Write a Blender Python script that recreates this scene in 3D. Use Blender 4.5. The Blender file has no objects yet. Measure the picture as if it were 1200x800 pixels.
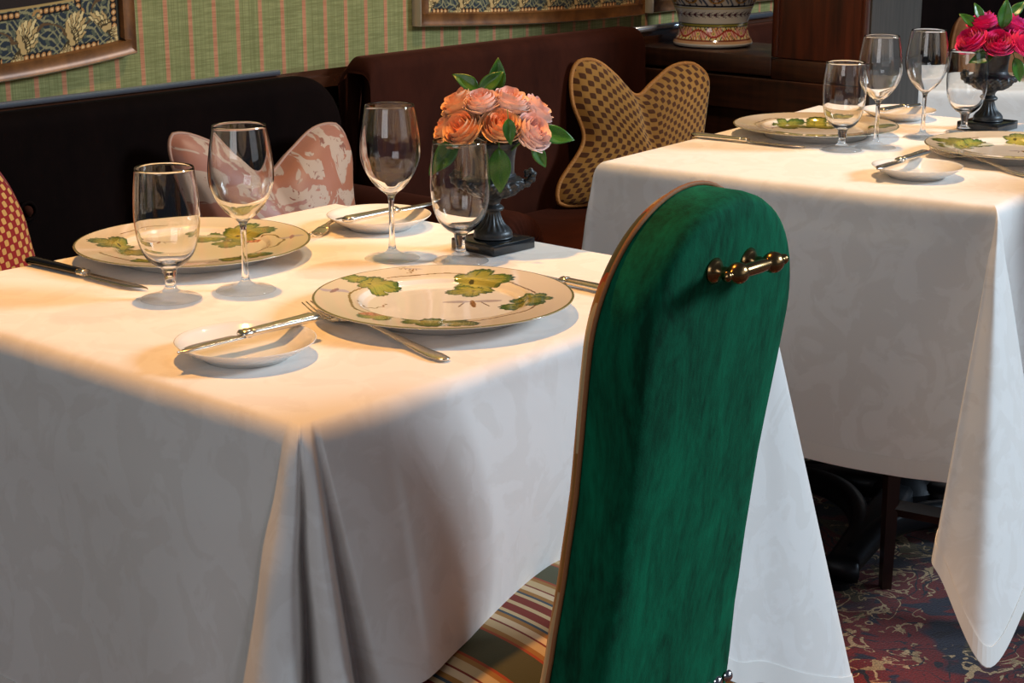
import bpy, bmesh, math, random
import numpy as np
from mathutils import Vector, Matrix
PI = math.pi
S = bpy.context.scene
COL = S.collection
# Room axes: X runs along the striped wall, Y runs into that wall, Z is up.

# ------------------------------------------------------------------ camera, world, lights
cam_d = bpy.data.cameras.new('camera'); cam = bpy.data.objects.new('camera', cam_d); COL.objects.link(cam)
cam_d.lens = 60.0; cam_d.sensor_width = 36.0; cam_d.clip_start = 0.02
cam.location = (0, 0, 1.26); cam.rotation_euler = (math.radians(90 - 15.7), 0, math.radians(-49))
S.camera = cam
S.view_settings.view_transform = 'Standard'; S.view_settings.look = 'None'
S.view_settings.gamma = 1; S.view_settings.use_curve_mapping = False
S.view_settings.exposure = 0.0

wd = bpy.data.worlds.new('world'); S.world = wd; wd.use_nodes = True
wd.node_tree.nodes['Background'].inputs[0].default_value = (0.62, 0.74, 0.95, 1)
wd.node_tree.nodes['Background'].inputs[1].default_value = 0.07

def aim(o, target):
    o.rotation_euler = (Vector(target) - o.location).to_track_quat('-Z', 'Y').to_euler()
def area(name, loc, target, sx, sy, power, color):
    d = bpy.data.lights.new(name, 'AREA'); d.shape = 'RECTANGLE'; d.size = sx; d.size_y = sy
    d.energy = power; d.color = color
    o = bpy.data.objects.new(name, d); COL.objects.link(o); o.location = loc; aim(o, target); return o
def spot(name, loc, target, power, color, angle, blend, r):
    d = bpy.data.lights.new(name, 'SPOT'); d.energy = power; d.color = color
    d.spot_size = math.radians(angle); d.spot_blend = blend; d.shadow_soft_size = r
    o = bpy.data.objects.new(name, d); COL.objects.link(o); o.location = loc; aim(o, target); return o
# daylight through the windows at the far right end of the room, then two added soft fills
for k_ in (-.42, 0, .42):   # three tall panes
    area('window_daylight', (5.2+.7*k_, -2.35+.7*k_, 3.15), (1.9+.7*k_, 1.35+.7*k_, 0.75), 0.34, 1.2, 94, (0.70, 0.86, 1.0))
area('room_fill', (2.6, -2.7, 1.9), (1.7, 1.3, 0.6), 2.2, 1.6, 10, (0.86, 0.93, 1.0))  # broad fill added for the chair and the near cloth's right corner
area('front_fill', (-1.6, 0.2, 1.9), (1.2, 1.6, 0.5), 1.6, 1.4, 19, (0.92, 0.95, 1.0))  # fill added to lift the left-facing cloth sides
# warm ceiling downlights over the tables
spot('downlight_near_table', (1.42, 1.72, 2.75), (1.36, 1.50, 0.75), 170, (1.0, 0.47, 0.11), 46, 0.55, 0.035)
spot('downlight_far_table', (2.85, 1.68, 2.75), (2.85, 1.45, 0.75), 120, (1.0, 0.47, 0.11), 46, 0.55, 0.035)
spot('downlight_end_table', (3.9, 1.85, 2.75), (4.0, 1.85, 0.75), 22, (1.0, 0.58, 0.20), 50, 0.5, 0.03)
spot('wall_fill_spot', (2.6, 1.5, 2.7), (2.6, 2.55, 0.95), 70, (1.0, 0.80, 0.55), 110, 0.6, 0.05)  # warm spot added to brighten the wall and the vase

# ------------------------------------------------------------------ helpers
def lin(c):
    return tuple((v/12.92 if v <= 0.04045 else ((v+0.055)/1.055)**2.4) for v in [x/255 for x in c])
def link(name, me, parent=None):
    o = bpy.data.objects.new(name, me); COL.objects.link(o)
    if parent is not None: o.parent = parent
    return o
def mesh(name, V, F, mat=None, parent=None, smooth=True, uv=None, col=None, angle=None):
    me = bpy.data.meshes.new(name)
    me.from_pydata([tuple(map(float, v)) for v in V], [], [tuple(int(i) for i in f) for f in F])
    if uv is not None:
        l = me.uv_layers.new(name='UVMap'); idx = np.empty(len(me.loops), int); me.loops.foreach_get('vertex_index', idx)
        l.data.foreach_set('uv', np.asarray(uv, float)[idx].ravel())
    if col is not None:
        a = me.color_attributes.new('paint', 'FLOAT_COLOR', 'POINT')
        c = np.ones((len(V), 4)); c[:, :3] = col; a.data.foreach_set('color', c.ravel())
    me.update()
    if mat: me.materials.append(mat)
    if smooth: me.polygons.foreach_set('use_smooth', [True]*len(me.polygons))
    o = link(name, me, parent)
    if angle: 
        try: me.set_sharp_from_angle(angle=math.radians(angle))
        except Exception: pass
    return o
def tag(o, label, cat=None, group=None, kind=None):
    o['label'] = label
    if cat: o['category'] = cat
    if group: o['group'] = group
    if kind: o['kind'] = kind
    return o
def thing(name, label, cat, loc=(0, 0, 0), rz=0, group=None):
    o = link(name, None); o.location = loc; o.rotation_euler = (0, 0, rz); o.empty_display_size = .05
    return tag(o, label, cat, group)
def dup(root, loc, rot, label, group=None, name=None):
    r = root.copy(); COL.objects.link(r); r.location = loc; r.rotation_euler = rot if isinstance(rot, tuple) else (0, 0, rot)
    r['label'] = label
    if group: r['group'] = group
    for ch in list(root.children):
        c = ch.copy(); COL.objects.link(c); c.parent = r
        for g in list(ch.children):
            d = g.copy(); COL.objects.link(d); d.parent = c
    return r
def grid_faces(nr, nc, wrap=False, off=0, flip=False):
    F = []
    for i in range(nr-1):
        for j in range(nc if wrap else nc-1):
            k = (j+1) % nc
            f = (off+i*nc+j, off+i*nc+k, off+(i+1)*nc+k, off+(i+1)*nc+j)
            F.append(f[::-1] if flip else f)
    return F
def lathe(prof, seg=48):
    V = []; a = np.linspace(0, 2*PI, seg, endpoint=False)
    for r, z in prof:
        r = max(r, 1e-5)
        for t in a: V.append((r*math.cos(t), r*math.sin(t), z))
    return V, grid_faces(len(prof), seg, True)
def cr(P, n, closed=False):
    P = np.asarray(P, float); N = len(P); out = []
    for i in range(N if closed else N-1):
        if closed: p0, p1, p2, p3 = P[(i-1) % N], P[i], P[(i+1) % N], P[(i+2) % N]
        else: p0, p1, p2, p3 = P[max(i-1, 0)], P[i], P[i+1], P[min(i+2, N-1)]
        for k in range(n):
            t = k/n
            out.append(.5*((2*p1)+(-p0+p2)*t+(2*p0-5*p1+4*p2-p3)*t*t+(-p0+3*p1-3*p2+p3)*t**3))
    if not closed: out.append(P[-1])
    return np.array(out)
def sweep(path, sizes, seg=10, up=(0, 0, 1), power=1.0, closed=False):
    """tube with elliptical section; sizes = (half width sideways, half height)"""
    P = np.asarray(path, float); n = len(P); V = []; upv = Vector(up)
    for i in range(n):
        if closed: t = Vector(P[(i+1) % n]-P[(i-1) % n])
        else: t = Vector(P[min(i+1, n-1)]-P[max(i-1, 0)])
        t.normalize(); s = t.cross(upv)
        if s.length < 1e-4: s = t.cross(Vector((0, 1, 0)))
        s.normalize(); h = s.cross(t)
        a, b = sizes[i] if hasattr(sizes[0], '__len__') else (sizes[i], sizes[i])
        for k in range(seg):
            q = 2*PI*k/seg; c, d = math.cos(q), math.sin(q)
            c = math.copysign(abs(c)**power, c); d = math.copysign(abs(d)**power, d)
            V.append(tuple(Vector(P[i])+s*(a*c)+h*(b*d)))
    F = grid_faces(n, seg, True)
    if closed:
        F += [((n-1)*seg+j, (n-1)*seg+(j+1) % seg, (j+1) % seg, j) for j in range(seg)]
    else: F += [tuple(range(seg))[::-1], tuple((n-1)*seg+j for j in range(seg))]
    return V, F
def join(*vf):
    V, F = [], []
    for v, f in vf:
        o = len(V); V += list(v); F += [tuple(i+o for i in g) for g in f]
    return V, F
def boxvf(x0, x1, y0, y1, z0, z1, bev=0.0, seg=2):
    bm = bmesh.new(); bmesh.ops.create_cube(bm, size=1)
    for v in bm.verts:
        v.co = Vector(((x0+x1)/2+v.co.x*(x1-x0), (y0+y1)/2+v.co.y*(y1-y0), (z0+z1)/2+v.co.z*(z1-z0)))
    if bev: bmesh.ops.bevel(bm, geom=bm.edges[:], offset=bev, segments=seg, profile=.5, affect='EDGES')
    bm.verts.index_update()
    r = [tuple(v.co) for v in bm.verts], [tuple(v.index for v in f.verts) for f in bm.faces]; bm.free(); return r
def box(name, b, mat, parent=None, bev=0.0, seg=2, smooth=None):
    v, f = boxvf(*b, bev, seg); return mesh(name, v, f, mat, parent, smooth=bool(bev) if smooth is None else smooth, angle=35)

# ------------------------------------------------------------------ material helpers
class NT:
    def __init__(s, name):
        s.m = bpy.data.materials.new(name); s.m.use_nodes = True; s.t = s.m.node_tree; s.b = s.t.nodes['Principled BSDF']
    def n(s, typ, **kw):
        x = s.t.nodes.new(typ)
        for k, v in kw.items():
            if k in x.inputs: s.put(x.inputs[k], v)
            else: setattr(x, k, v)
        return x
    def put(s, sock, v):
        if isinstance(v, bpy.types.NodeSocket): s.t.links.new(v, sock)
        elif isinstance(v, bpy.types.Node): s.t.links.new(v.outputs[0], sock)
        else:
            if hasattr(v, '__len__') and len(v) == 3 and sock.type == 'RGBA': v = (*v, 1)
            sock.default_value = v
    def math(s, op, a, b=0.0, c=None):
        x = s.t.nodes.new('ShaderNodeMath'); x.operation = op; s.put(x.inputs[0], a); s.put(x.inputs[1], b)
        if c is not None: s.put(x.inputs[2], c)
        return x.outputs[0]
    def mix(s, f, a, b):
        x = s.t.nodes.new('ShaderNodeMix'); x.data_type = 'RGBA'; s.put(x.inputs[0], f); s.put(x.inputs[6], a); s.put(x.inputs[7], b)
        return x.outputs[2]
    def coord(s, kind='Object', scale=None):
        o = s.n('ShaderNodeTexCoord').outputs[kind]
        if scale:
            mp = s.n('ShaderNodeMapping'); s.put(mp.inputs['Vector'], o); mp.inputs['Scale'].default_value = scale; return mp.outputs[0]
        return o
    def noise(s, scale, vec=None, detail=4, rough=.55, dist=0):
        x = s.n('ShaderNodeTexNoise'); x.inputs['Scale'].default_value = scale; x.inputs['Detail'].default_value = detail
        x.inputs['Roughness'].default_value = rough; x.inputs['Distortion'].default_value = dist
        s.put(x.inputs['Vector'], vec if vec is not None else s.coord()); return x.outputs[0]
    def step(s, v, a, b):
        x = s.n('ShaderNodeMapRange'); s.put(x.inputs[0], v); x.inputs[1].default_value = a; x.inputs[2].default_value = b; x.clamp = True
        return x.outputs[0]
    def bump(s, h, strength=.3, dist=.002):
        x = s.n('ShaderNodeBump'); x.inputs['Strength'].default_value = strength; x.inputs['Distance'].default_value = dist
        s.put(x.inputs['Height'], h); s.put(s.b.inputs['Normal'], x.outputs[0])
    def set(s, **kw):
        names = dict(base='Base Color', rough='Roughness', metal='Metallic', spec='Specular IOR Level', sheen='Sheen Weight', srough='Sheen Roughness',
                     stint='Sheen Tint', coat='Coat Weight', crough='Coat Roughness', trans='Transmission Weight', ior='IOR', sss='Subsurface Weight')
        for k, v in kw.items(): s.put(s.b.inputs[names[k]], v)
        return s
def simple(name, rgb, rough=.5, metal=0., nz=None, bump=None, **kw):
    t = NT(name); c = lin(rgb)
    if nz:
        f = t.noise(nz[0]); d = tuple(x*(1-nz[1]) for x in c); e = tuple(min(1, x*(1+nz[1])) for x in c)
        t.set(base=t.mix(t.step(f, .3, .7), d, e))
    else: t.set(base=c)
    t.set(rough=rough, metal=metal, **kw)
    if bump: t.bump(t.noise(bump[0], detail=3), bump[1], bump[2] if len(bump) > 2 else .002)
    return t.m
def painted(name, rough=.15, coat=0., **kw):
    t = NT(name); a = t.n('ShaderNodeVertexColor'); a.layer_name = 'paint'; t.set(base=a.outputs[0], rough=rough, coat=coat, **kw); return t

# linen tablecloth with a faint damask weave
t = NT('linen'); f = t.noise(14, detail=6, dist=1.2); g = t.noise(3.2, detail=2)
t.set(base=t.mix(t.step(f, .47, .53), lin((232, 227, 222)), lin((238, 234, 230))), rough=t.math('MULTIPLY_ADD', t.step(f, .46, .54), -.14, .74), sheen=.15, spec=.3)
h = t.math('ADD', t.math('MULTIPLY', t.noise(9, detail=3, dist=.6), .8), t.math('MULTIPLY', t.noise(420, detail=1), .03)); t.bump(h, .35, .006); LINEN = t.m
t = NT('linen_hem'); t.set(base=lin((234, 229, 223)), rough=.72, sheen=.15, spec=.3); t.bump(t.noise(420, detail=1), .1, .001); HEM = t.m
# velvets
def velvet(name, dark, light, sheen, stint, scale=(9, 9, 3)):
    t = NT(name); v = t.coord('Object', scale); f = t.noise(1.6, v, 6, .65, .8)
    f2 = t.noise(14, v, 3, .6); m = t.step(t.math('ADD', t.math('MULTIPLY', f, .75), t.math('MULTIPLY', f2, .25)), .36, .66)
    t.set(base=t.mix(m, lin(dark), lin(light)), rough=.85, sheen=sheen, srough=.35, stint=(*lin(stint), 1), spec=.15 if 'green' in name else .04)
    t.bump(t.noise(500, detail=1), .25, .0008); return t.m
GREENV = velvet('green_velvet', (0, 54, 34), (4, 108, 74), .28, (60, 190, 140), (14, 14, 3.5))
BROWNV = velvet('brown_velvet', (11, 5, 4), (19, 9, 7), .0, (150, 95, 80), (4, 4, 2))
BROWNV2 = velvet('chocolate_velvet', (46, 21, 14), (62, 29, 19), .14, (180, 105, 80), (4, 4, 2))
TANV = velvet('tan_velvet', (120, 78, 50), (146, 98, 64), .3, (220, 170, 130), (6, 6, 6))
# wood
def wood(name, a, b, rough=.35, scale=(2, 2, 22), coat=.25):
    t = NT(name); v = t.coord('Object', scale); f = t.noise(3, v, 6, .6, .4); g = t.noise(60, t.coord('Object', (1, 1, .08)), 2)
    t.set(base=t.mix(t.step(t.math('ADD', t.math('MULTIPLY', f, .7), t.math('MULTIPLY', g, .3)), .36, .64), lin(a), lin(b)), rough=rough, coat=coat, crough=.15)
    t.bump(f, .15, .002); return t.m
WOODH = wood('walnut_horizontal', (32, 16, 8), (66, 34, 17), .42, (3, 2, 26))
WOODV = wood('walnut_upright', (40, 16, 8), (80, 34, 15), .38, (16, 16, 1.2))
WOODG = wood('daylit_grey_upright', (40, 35, 30), (62, 55, 48), .55, (26, 26, 1.0), .1)  # grey copy of the post wood, daylight put into its colour
WOODD = wood('dark_leg_wood', (26, 12, 8), (42, 20, 13), .35, (10, 10, 2))
# metals
BRASS = simple('aged_brass', (150, 118, 78), .24, 1.)
SILVER = simple('silver', (236, 228, 214), .24, 1.)
STEEL = simple('brushed_blade', (214, 208, 200), .26, 1.)
IRON = simple('blackened_iron', (40, 42, 46), .38, .6, bump=(60, .2))
CHROME = simple('nail_chrome', (220, 220, 225), .12, 1.)
PEWTER = simple('urn_metal', (68, 70, 72), .42, .55, nz=(60, .5), bump=(140, .35, .002))
MARBLE = simple('black_marble', (22, 26, 30), .18, 0, coat=.3)
GOLDTRIM = simple('gold_rim', (150, 130, 60), .3, .6)
PORC = simple('white_porcelain', (236, 233, 228), .12, 0, coat=.6)
t = NT('clear_glass'); t.set(base=(1, 1, 1), rough=0., trans=1., ior=1.48); GLASS = t.m
t = NT('thin_clear_glass'); lw = t.n('ShaderNodeLayerWeight'); lw.inputs[0].default_value = .5; fr = t.math('MULTIPLY_ADD', t.math('POWER', lw.outputs['Facing'], 5), .9, .04)
tb = t.n('ShaderNodeBsdfTransparent'); gb_ = t.n('ShaderNodeBsdfGlossy'); gb_.inputs['Roughness'].default_value = .01; mx = t.n('ShaderNodeMixShader')
t.put(mx.inputs[0], fr); t.put(mx.inputs[1], tb.outputs[0]); t.put(mx.inputs[2], gb_.outputs[0]); t.put(t.t.nodes['Material Output'].inputs[0], mx.outputs[0]); THING = t.m
def glass_foot(o, zmax, zwall):
    o.data.materials.append(THING)
    for p in o.data.polygons:
        z = [o.data.vertices[v].co.z for v in p.vertices]
        if max(z) < zmax or min(z) > zwall: p.material_index = 1
    return o
PIPE = simple('braid_piping', (150, 96, 54), .7, 0, bump=(300, .6, .001))
PIPEG = simple('gold_braid_piping', (168, 108, 44), .7, 0, bump=(260, .8, .002))
PIPEP = simple('silk_cord_piping', (168, 122, 98), .55, 0, bump=(260, .4, .001))
LEAFM = simple('glossy_leaf', (52, 104, 30), .35, 0, nz=(40, .35))
STEMM = simple('leaf_stalk', (70, 110, 45), .5)

# wall: olive fabric with terracotta stripes
t = NT('striped_wall_fabric'); x = t.n('ShaderNodeSeparateXYZ'); t.put(x.inputs[0], t.coord('Object'))
ph = t.math('FRACT', t.math('DIVIDE', t.math('SUBTRACT', x.outputs[0], 1.6301-.0045), .056489))
slub = t.noise(1, t.coord('Object', (26, 1, 420)), 3, .6); fine = t.noise(1, t.coord('Object', (900, 1, 3)), 2)
green = t.mix(t.step(slub, .35, .7), lin((120, 117, 70)), lin((150, 146, 94)))
green = t.mix(t.math('MULTIPLY', t.step(fine, .48, .6), .55), green, lin((100, 98, 54)))
red = t.mix(t.step(slub, .35, .65), lin((164, 104, 72)), lin((192, 130, 94)))
edge = t.math('MULTIPLY', t.math('LESS_THAN', t.math('ABSOLUTE', t.math('SUBTRACT', t.math('ABSOLUTE', t.math('SUBTRACT', ph, .08)), .095)), .014), .5)
c = t.mix(t.math('LESS_THAN', t.math('ABSOLUTE', t.math('SUBTRACT', ph, .08)), .08), green, red)
t.set(base=t.mix(edge, c, lin((170, 140, 100))), rough=.8, sheen=.1, spec=.2); t.bump(slub, .2, .001); WALLM = t.m

# carpet
t = NT('persian_carpet'); v = t.coord('Object')
n1 = t.noise(5, v, 2, .5, .8); n2 = t.noise(8, v, 3, .5, 1.2); n3 = t.noise(10, t.coord('Object', (1, 1.3, 1)), 2, .5, 1.6); n4 = t.noise(6, t.coord('Object', (1.3, .8, 1)), 2, .5, 1.4)
c = t.mix(t.step(n1, .40, .46), lin((30, 34, 54)), lin((118, 20, 20)))
c = t.mix(t.step(n4, .58, .60), c, lin((92, 78, 44)))
c = t.mix(t.step(n2, .60, .62), c, lin((24, 28, 52)))
band = t.math('LESS_THAN', t.math('ABSOLUTE', t.math('SUBTRACT', n3, .5)), .019)
band = t.math('MULTIPLY', band, t.math('GREATER_THAN', t.noise(5.5, v, 1), .46)); c = t.mix(band, c, lin((206, 172, 128)))
bl = t.math('MULTIPLY', t.math('GREATER_THAN', t.noise(22, v, 3, .6, 1.2), .60), t.math('GREATER_THAN', t.noise(4, v, 1), .52)); c = t.mix(bl, c, lin((178, 146, 104)))
b2 = t.math('LESS_THAN', t.math('ABSOLUTE', t.math('SUBTRACT', n2, .44)), .012)
c = t.mix(b2, c, lin((22, 18, 34)))
c = t.mix(t.step(t.noise(300, v, 1), .3, .9), c, lin((30, 10, 10)))
t.set(base=c, rough=.95, sheen=.2, spec=.1); t.bump(t.noise(260, v, 2), .5, .003); CARPET = t.m

# striped chair fabric (stripes run front to back)
t = NT('striped_chair_fabric'); x = t.n('ShaderNodeSeparateXYZ'); t.put(x.inputs[0], t.coord('Object'))
P_ = .19; a = t.math('ABSOLUTE', t.math('SUBTRACT', t.math('FRACT', t.math('ADD', t.math('DIVIDE', t.math('SUBTRACT', x.outputs[0], .012), P_), .5)), .5))
r = t.n('ShaderNodeValToRGB'); r.color_ramp.interpolation = 'CONSTANT'; t.put(r.inputs[0], t.math('MULTIPLY', a, 2))
CRE, REDC, BLU, GLD, ORG, OLV = (214, 182, 132), (134, 42, 22), (66, 78, 88), (172, 118, 52), (172, 72, 32), (84, 80, 48)
CRE, REDC, BLU, GLD, ORG, OLV = [tuple(v*.88 for v in q) for q in (CRE, REDC, BLU, GLD, ORG, OLV)]
seq = [(0, CRE), (.003, REDC), (.017, CRE), (.023, BLU), (.027, GLD), (.034, (206, 178, 140)), (.044, REDC), (.047, CRE), (.060, GLD), (.067, ORG), (.071, OLV)]
els = r.color_ramp.elements
els[0].position = 0; els[0].color = (*lin(seq[0][1]), 1); els[1].position = seq[1][0]/.095; els[1].color = (*lin(seq[1][1]), 1)
for p, cc in seq[2:]:
    e = els.new(p/.095); e.color = (*lin(cc), 1)
t.set(base=r.outputs[0], rough=.8, sheen=.1, spec=.2); t.bump(t.noise(600, detail=1), .2, .001); STRIPE = t.m

# cushion fabrics
def checks(name, a, b, n, soft, bias=.12):
    t = NT(name); uv = t.coord('UV'); ns = t.noise(5, uv, 2); x = t.n('ShaderNodeSeparateXYZ'); t.put(x.inputs[0], uv)
    def sq(o): return t.math('SINE', t.math('MULTIPLY', o, PI*n))
    k = t.math('MULTIPLY', sq(x.outputs[0]), sq(x.outputs[1]))
    m = t.step(k, -soft+bias, soft+bias); w = t.noise(2.2, uv, 3)
    t.set(base=t.mix(m, t.mix(t.step(w, .4, .6), lin(a), tuple(q*1.25 for q in lin(a))), lin(b)), rough=.75, sheen=.35, srough=.4, spec=.2)
    t.bump(m, .5, .002); return t.m
CHECKY = checks('gold_brown_check_velvet', (148, 104, 48), (82, 46, 20), 32, .1)
CHECKR = checks('red_cream_check', (196, 142, 74), (140, 20, 16), 36, .04, -.12)
t = NT('pink_damask'); uv = t.coord('UV'); n1 = t.noise(5.5, uv, 3, .5, 1.8); n2 = t.noise(26, uv, 3, .6, 1.0)
m = t.step(n1, .49, .505); m2 = t.math('MULTIPLY', t.step(n2, .60, .63), m)
c = t.mix(m, t.mix(t.step(t.noise(2, uv, 2), .4, .6), lin((172, 100, 66)), lin((166, 112, 96))), lin((192, 158, 134)))
c = t.mix(m2, c, lin((140, 82, 62))); t.set(base=c, rough=t.math('MULTIPLY_ADD', m, .15, .42), sheen=.2, spec=.35); t.bump(n1, .3, .002); DAMASK = t.m

# ------------------------------------------------------------------ the room
def struct(o): o['kind'] = 'structure'; return o
fl = struct(mesh('floor', [(-1, -3.2, 0), (7.6, -3.2, 0), (7.6, 2.6, 0), (-1, 2.6, 0)], [(0, 1, 2, 3)], CARPET, smooth=False))
struct(box('wall_back', (-1, 7.6, 2.55, 2.65, 0, 3.0), WALLM))
struct(box('wall_right', (7.5, 7.6, 1.3, 2.55, 0, 3.0), WOODD))
tr = [(2.551, .868), (2.49, .868), (2.49, .856), (2.475, .856), (2.475, .835), (2.53, .835), (2.53, .80), (2.551, .80)]
V = [(x, y, z) for x in (-1, 7.5) for (y, z) in tr]; n = len(tr)
F = [(i, (i+1) % n, n+(i+1) % n, n+i) for i in range(n)]
t = NT('polished_rail_wood'); t.set(base=lin((70, 40, 26)), rough=.16, coat=1., crough=.06); RAIL = t.m
struct(mesh('trim_1', V, F, RAIL, smooth=False))
V, F = sweep([(x, 2.486, .8725) for x in (-1, 2.18)], [(.006, .0055)]*2, 12); struct(mesh('trim_glint_1', V, F, simple('rail_highlight_bead', (196, 206, 222), .25, .9)))  # pale strip added as the window's highlight along the glossy rail
V, F = sweep([(x, 2.486, .8725) for x in (3.235, 3.9)], [(.009, .008)]*2, 12); struct(mesh('trim_glint_2', V, F, bpy.data.materials['rail_highlight_bead']))  # same painted rail highlight, continued beyond the chocolate banquette

# ------------------------------------------------------------------ banquettes
def roundbox(name, b, mat, parent, r, seg=6): return box(name, b, mat, parent, r, seg, smooth=True)
def banq_back(name, x0, x1, yf, yb, z0, z1, mat, parent, rl=.03, rr=.03, bulge=.012):
    """upholstered back: rounded upper corners left/right, soft front"""
    nx, nz = 60, 26; V = []
    def outline(x, zt):
        dz = 0
        if x < x0+rl: dz = rl-math.sqrt(max(0, rl*rl-(x0+rl-x)**2))
        if x > x1-rr: dz = rr-math.sqrt(max(0, rr*rr-(x-x1+rr)**2))
        return zt-dz
    xs = np.concatenate([x0+rl*(1-np.cos(np.linspace(0, PI/2, 9))), np.linspace(x0+rl, x1-rr, nx)[1:-1], x1-rr*(1-np.sin(np.linspace(0, PI/2, 9)))])
    e = .028
    prof = [(yf+.01, z0), (yf, z0+.03)]+[(yf-bulge*math.sin(PI*k/10), None, k/10) for k in range(1, 10)]
    rows = []
    for x in xs:
        zt = outline(x, z1); row = []
        for k in range(12):
            s = k/11; row.append((x, yf-bulge*math.sin(PI*min(1, s*1.05)), z0+(zt-e-z0)*s))
        for k in range(1, 7):
            a = PI/2*k/6; row.append((x, yf+e-e*math.cos(a), zt-e+e*math.sin(a)))
        row.append((x, yb-e, zt)); row.append((x, yb, zt-e)); row.append((x, yb, z0))
        rows.append(row)
    nr = len(rows[0]); V = [p for r in rows for p in r]; F = grid_faces(len(rows), nr, False)
    F += [tuple(range(nr)), tuple((len(rows)-1)*nr+i for i in range(nr))[::-1]]
    return mesh(name, V, F, mat, parent)
b1 = thing('banquette', 'near-black brown velvet banquette along the wall behind the near table', 'banquette', (0, 0, 0))
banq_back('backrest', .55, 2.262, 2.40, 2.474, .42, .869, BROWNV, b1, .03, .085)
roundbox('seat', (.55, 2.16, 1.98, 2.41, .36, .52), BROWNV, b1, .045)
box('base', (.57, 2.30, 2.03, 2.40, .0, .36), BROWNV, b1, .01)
# tufting button with its dimple ring
V, F = lathe([(0, .012), (.006, .011), (.009, .006), (.0095, 0)], 20)
V = [(x+1.545, 2.392-z, y+.712) for x, y, z in V]; mesh('tuft_button', V, F, BROWNV2, b1)
V, F = sweep([(1.545+.0145*math.cos(q), 2.388, .712+.0145*math.sin(q)) for q in np.linspace(0, 2*PI, 24, endpoint=False)], [.0035]*24, 8, (0, 1, 0), closed=True)
mesh('tuft_ring', V, F, BROWNV, b1)
# rolled arm with a gathered round front
ax, az, ar = 2.245, .590, .072
prof = [(0, 0), (.02, -.006), (.045, -.004), (ar-.012, .002), (ar-.003, .01), (ar, .03), (ar, .48)]
V = []; seg = 96
for i, (r, d) in enumerate(prof):
    for k in range(seg):
        q = 2*PI*k/seg; g = (.0022*math.cos(q*32)*min(1, r/.03) if i < 4 else 0)
        V.append((ax+max(r, 1e-4)*math.cos(q), 1.925+d+g, az+max(r, 1e-4)*math.sin(q)))
mesh('rolled_arm', V, grid_faces(len(prof), seg, True), BROWNV2, b1)
box('arm_panel', (2.19, 2.30, 1.95, 2.40, .02, .585), BROWNV2, b1, .01)

b2 = thing('banquette', 'chocolate velvet banquette holding the gold checked cushion, between rolled arm and wooden divider', 'banquette', (0, 0, 0))
banq_back('backrest', 2.325, 3.215, 2.385, 2.475, .42, .892, BROWNV2, b2, .03, .02, .006)
roundbox('seat', (2.33, 3.29, 1.985, 2.40, .38, .525), BROWNV2, b2, .04)
box('base', (2.34, 3.28, 2.03, 2.40, 0, .38), BROWNV2, b2, .01)
b3 = thing('banquette', 'brown velvet banquette seen beyond the wooden divider, right of the vase', 'banquette', (0, 0, 0))
banq_back('backrest', 3.575, 4.28, 2.39, 2.475, .42, .858, BROWNV2, b3, .02, .02, .006)
roundbox('seat', (3.575, 4.28, 2.21, 2.40, .36, .52), BROWNV2, b3, .04)
box('base', (3.585, 4.27, 2.25, 2.40, 0, .36), BROWNV2, b3, .01)
b4 = thing('banquette', 'almost black high-backed banquette in the far right corner behind the pink roses', 'banquette', (0, 0, 0))
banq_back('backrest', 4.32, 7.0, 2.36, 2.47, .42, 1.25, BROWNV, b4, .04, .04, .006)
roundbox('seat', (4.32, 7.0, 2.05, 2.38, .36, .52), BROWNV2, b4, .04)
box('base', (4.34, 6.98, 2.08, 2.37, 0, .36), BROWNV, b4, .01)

# ------------------------------------------------------------------ wooden divider with its post
dv = thing('wooden_divider', 'dark walnut divider with a flat top carrying the painted vase', 'room divider', (0, 0, 0))
box('panel', (3.305, 3.545, 1.862, 2.549, 0, .788), WOODH, dv, .002, 1)
box('top_board', (3.30, 3.555, 2.096, 2.549, .793, .837), WOODH, dv, .004, 2)
box('face_board', (3.30, 3.545, 1.862, 2.096, .788, .835), WOODH, dv, .003, 2)
box('lower_rail', (3.296, 3.307, 1.862, 2.549, .713, .787), WOODH, dv, .002, 1)
ps = thing('wooden_post', 'square wooden post rising from the divider end, walnut front and side painted daylit grey', 'post', (0, 0, 0))
box('post_core', (3.304, 3.535, 1.868, 2.092, .8365, 2.99), WOODV, ps, .001, 1)
V, F = boxvf(3.317, 3.54, 1.858, 1.8675, .836, 2.99, .001, 1); V, F = join((V, F), boxvf(3.317, 3.54, 1.8525, 1.8615, .0, .838, .001, 1)); g_ = mesh('side_board', V, F, WOODG, ps, smooth=False); g_['label'] = 'side board painted grey as if daylit'
box('corner_bead', (3.296, 3.314, 1.859, 1.874, .8365, 2.99), WOODV, ps, .004, 2)
box('corner_bead', (3.296, 3.306, 2.080, 2.096, .8375, 2.99), WOODV, ps, .004, 2)

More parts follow.
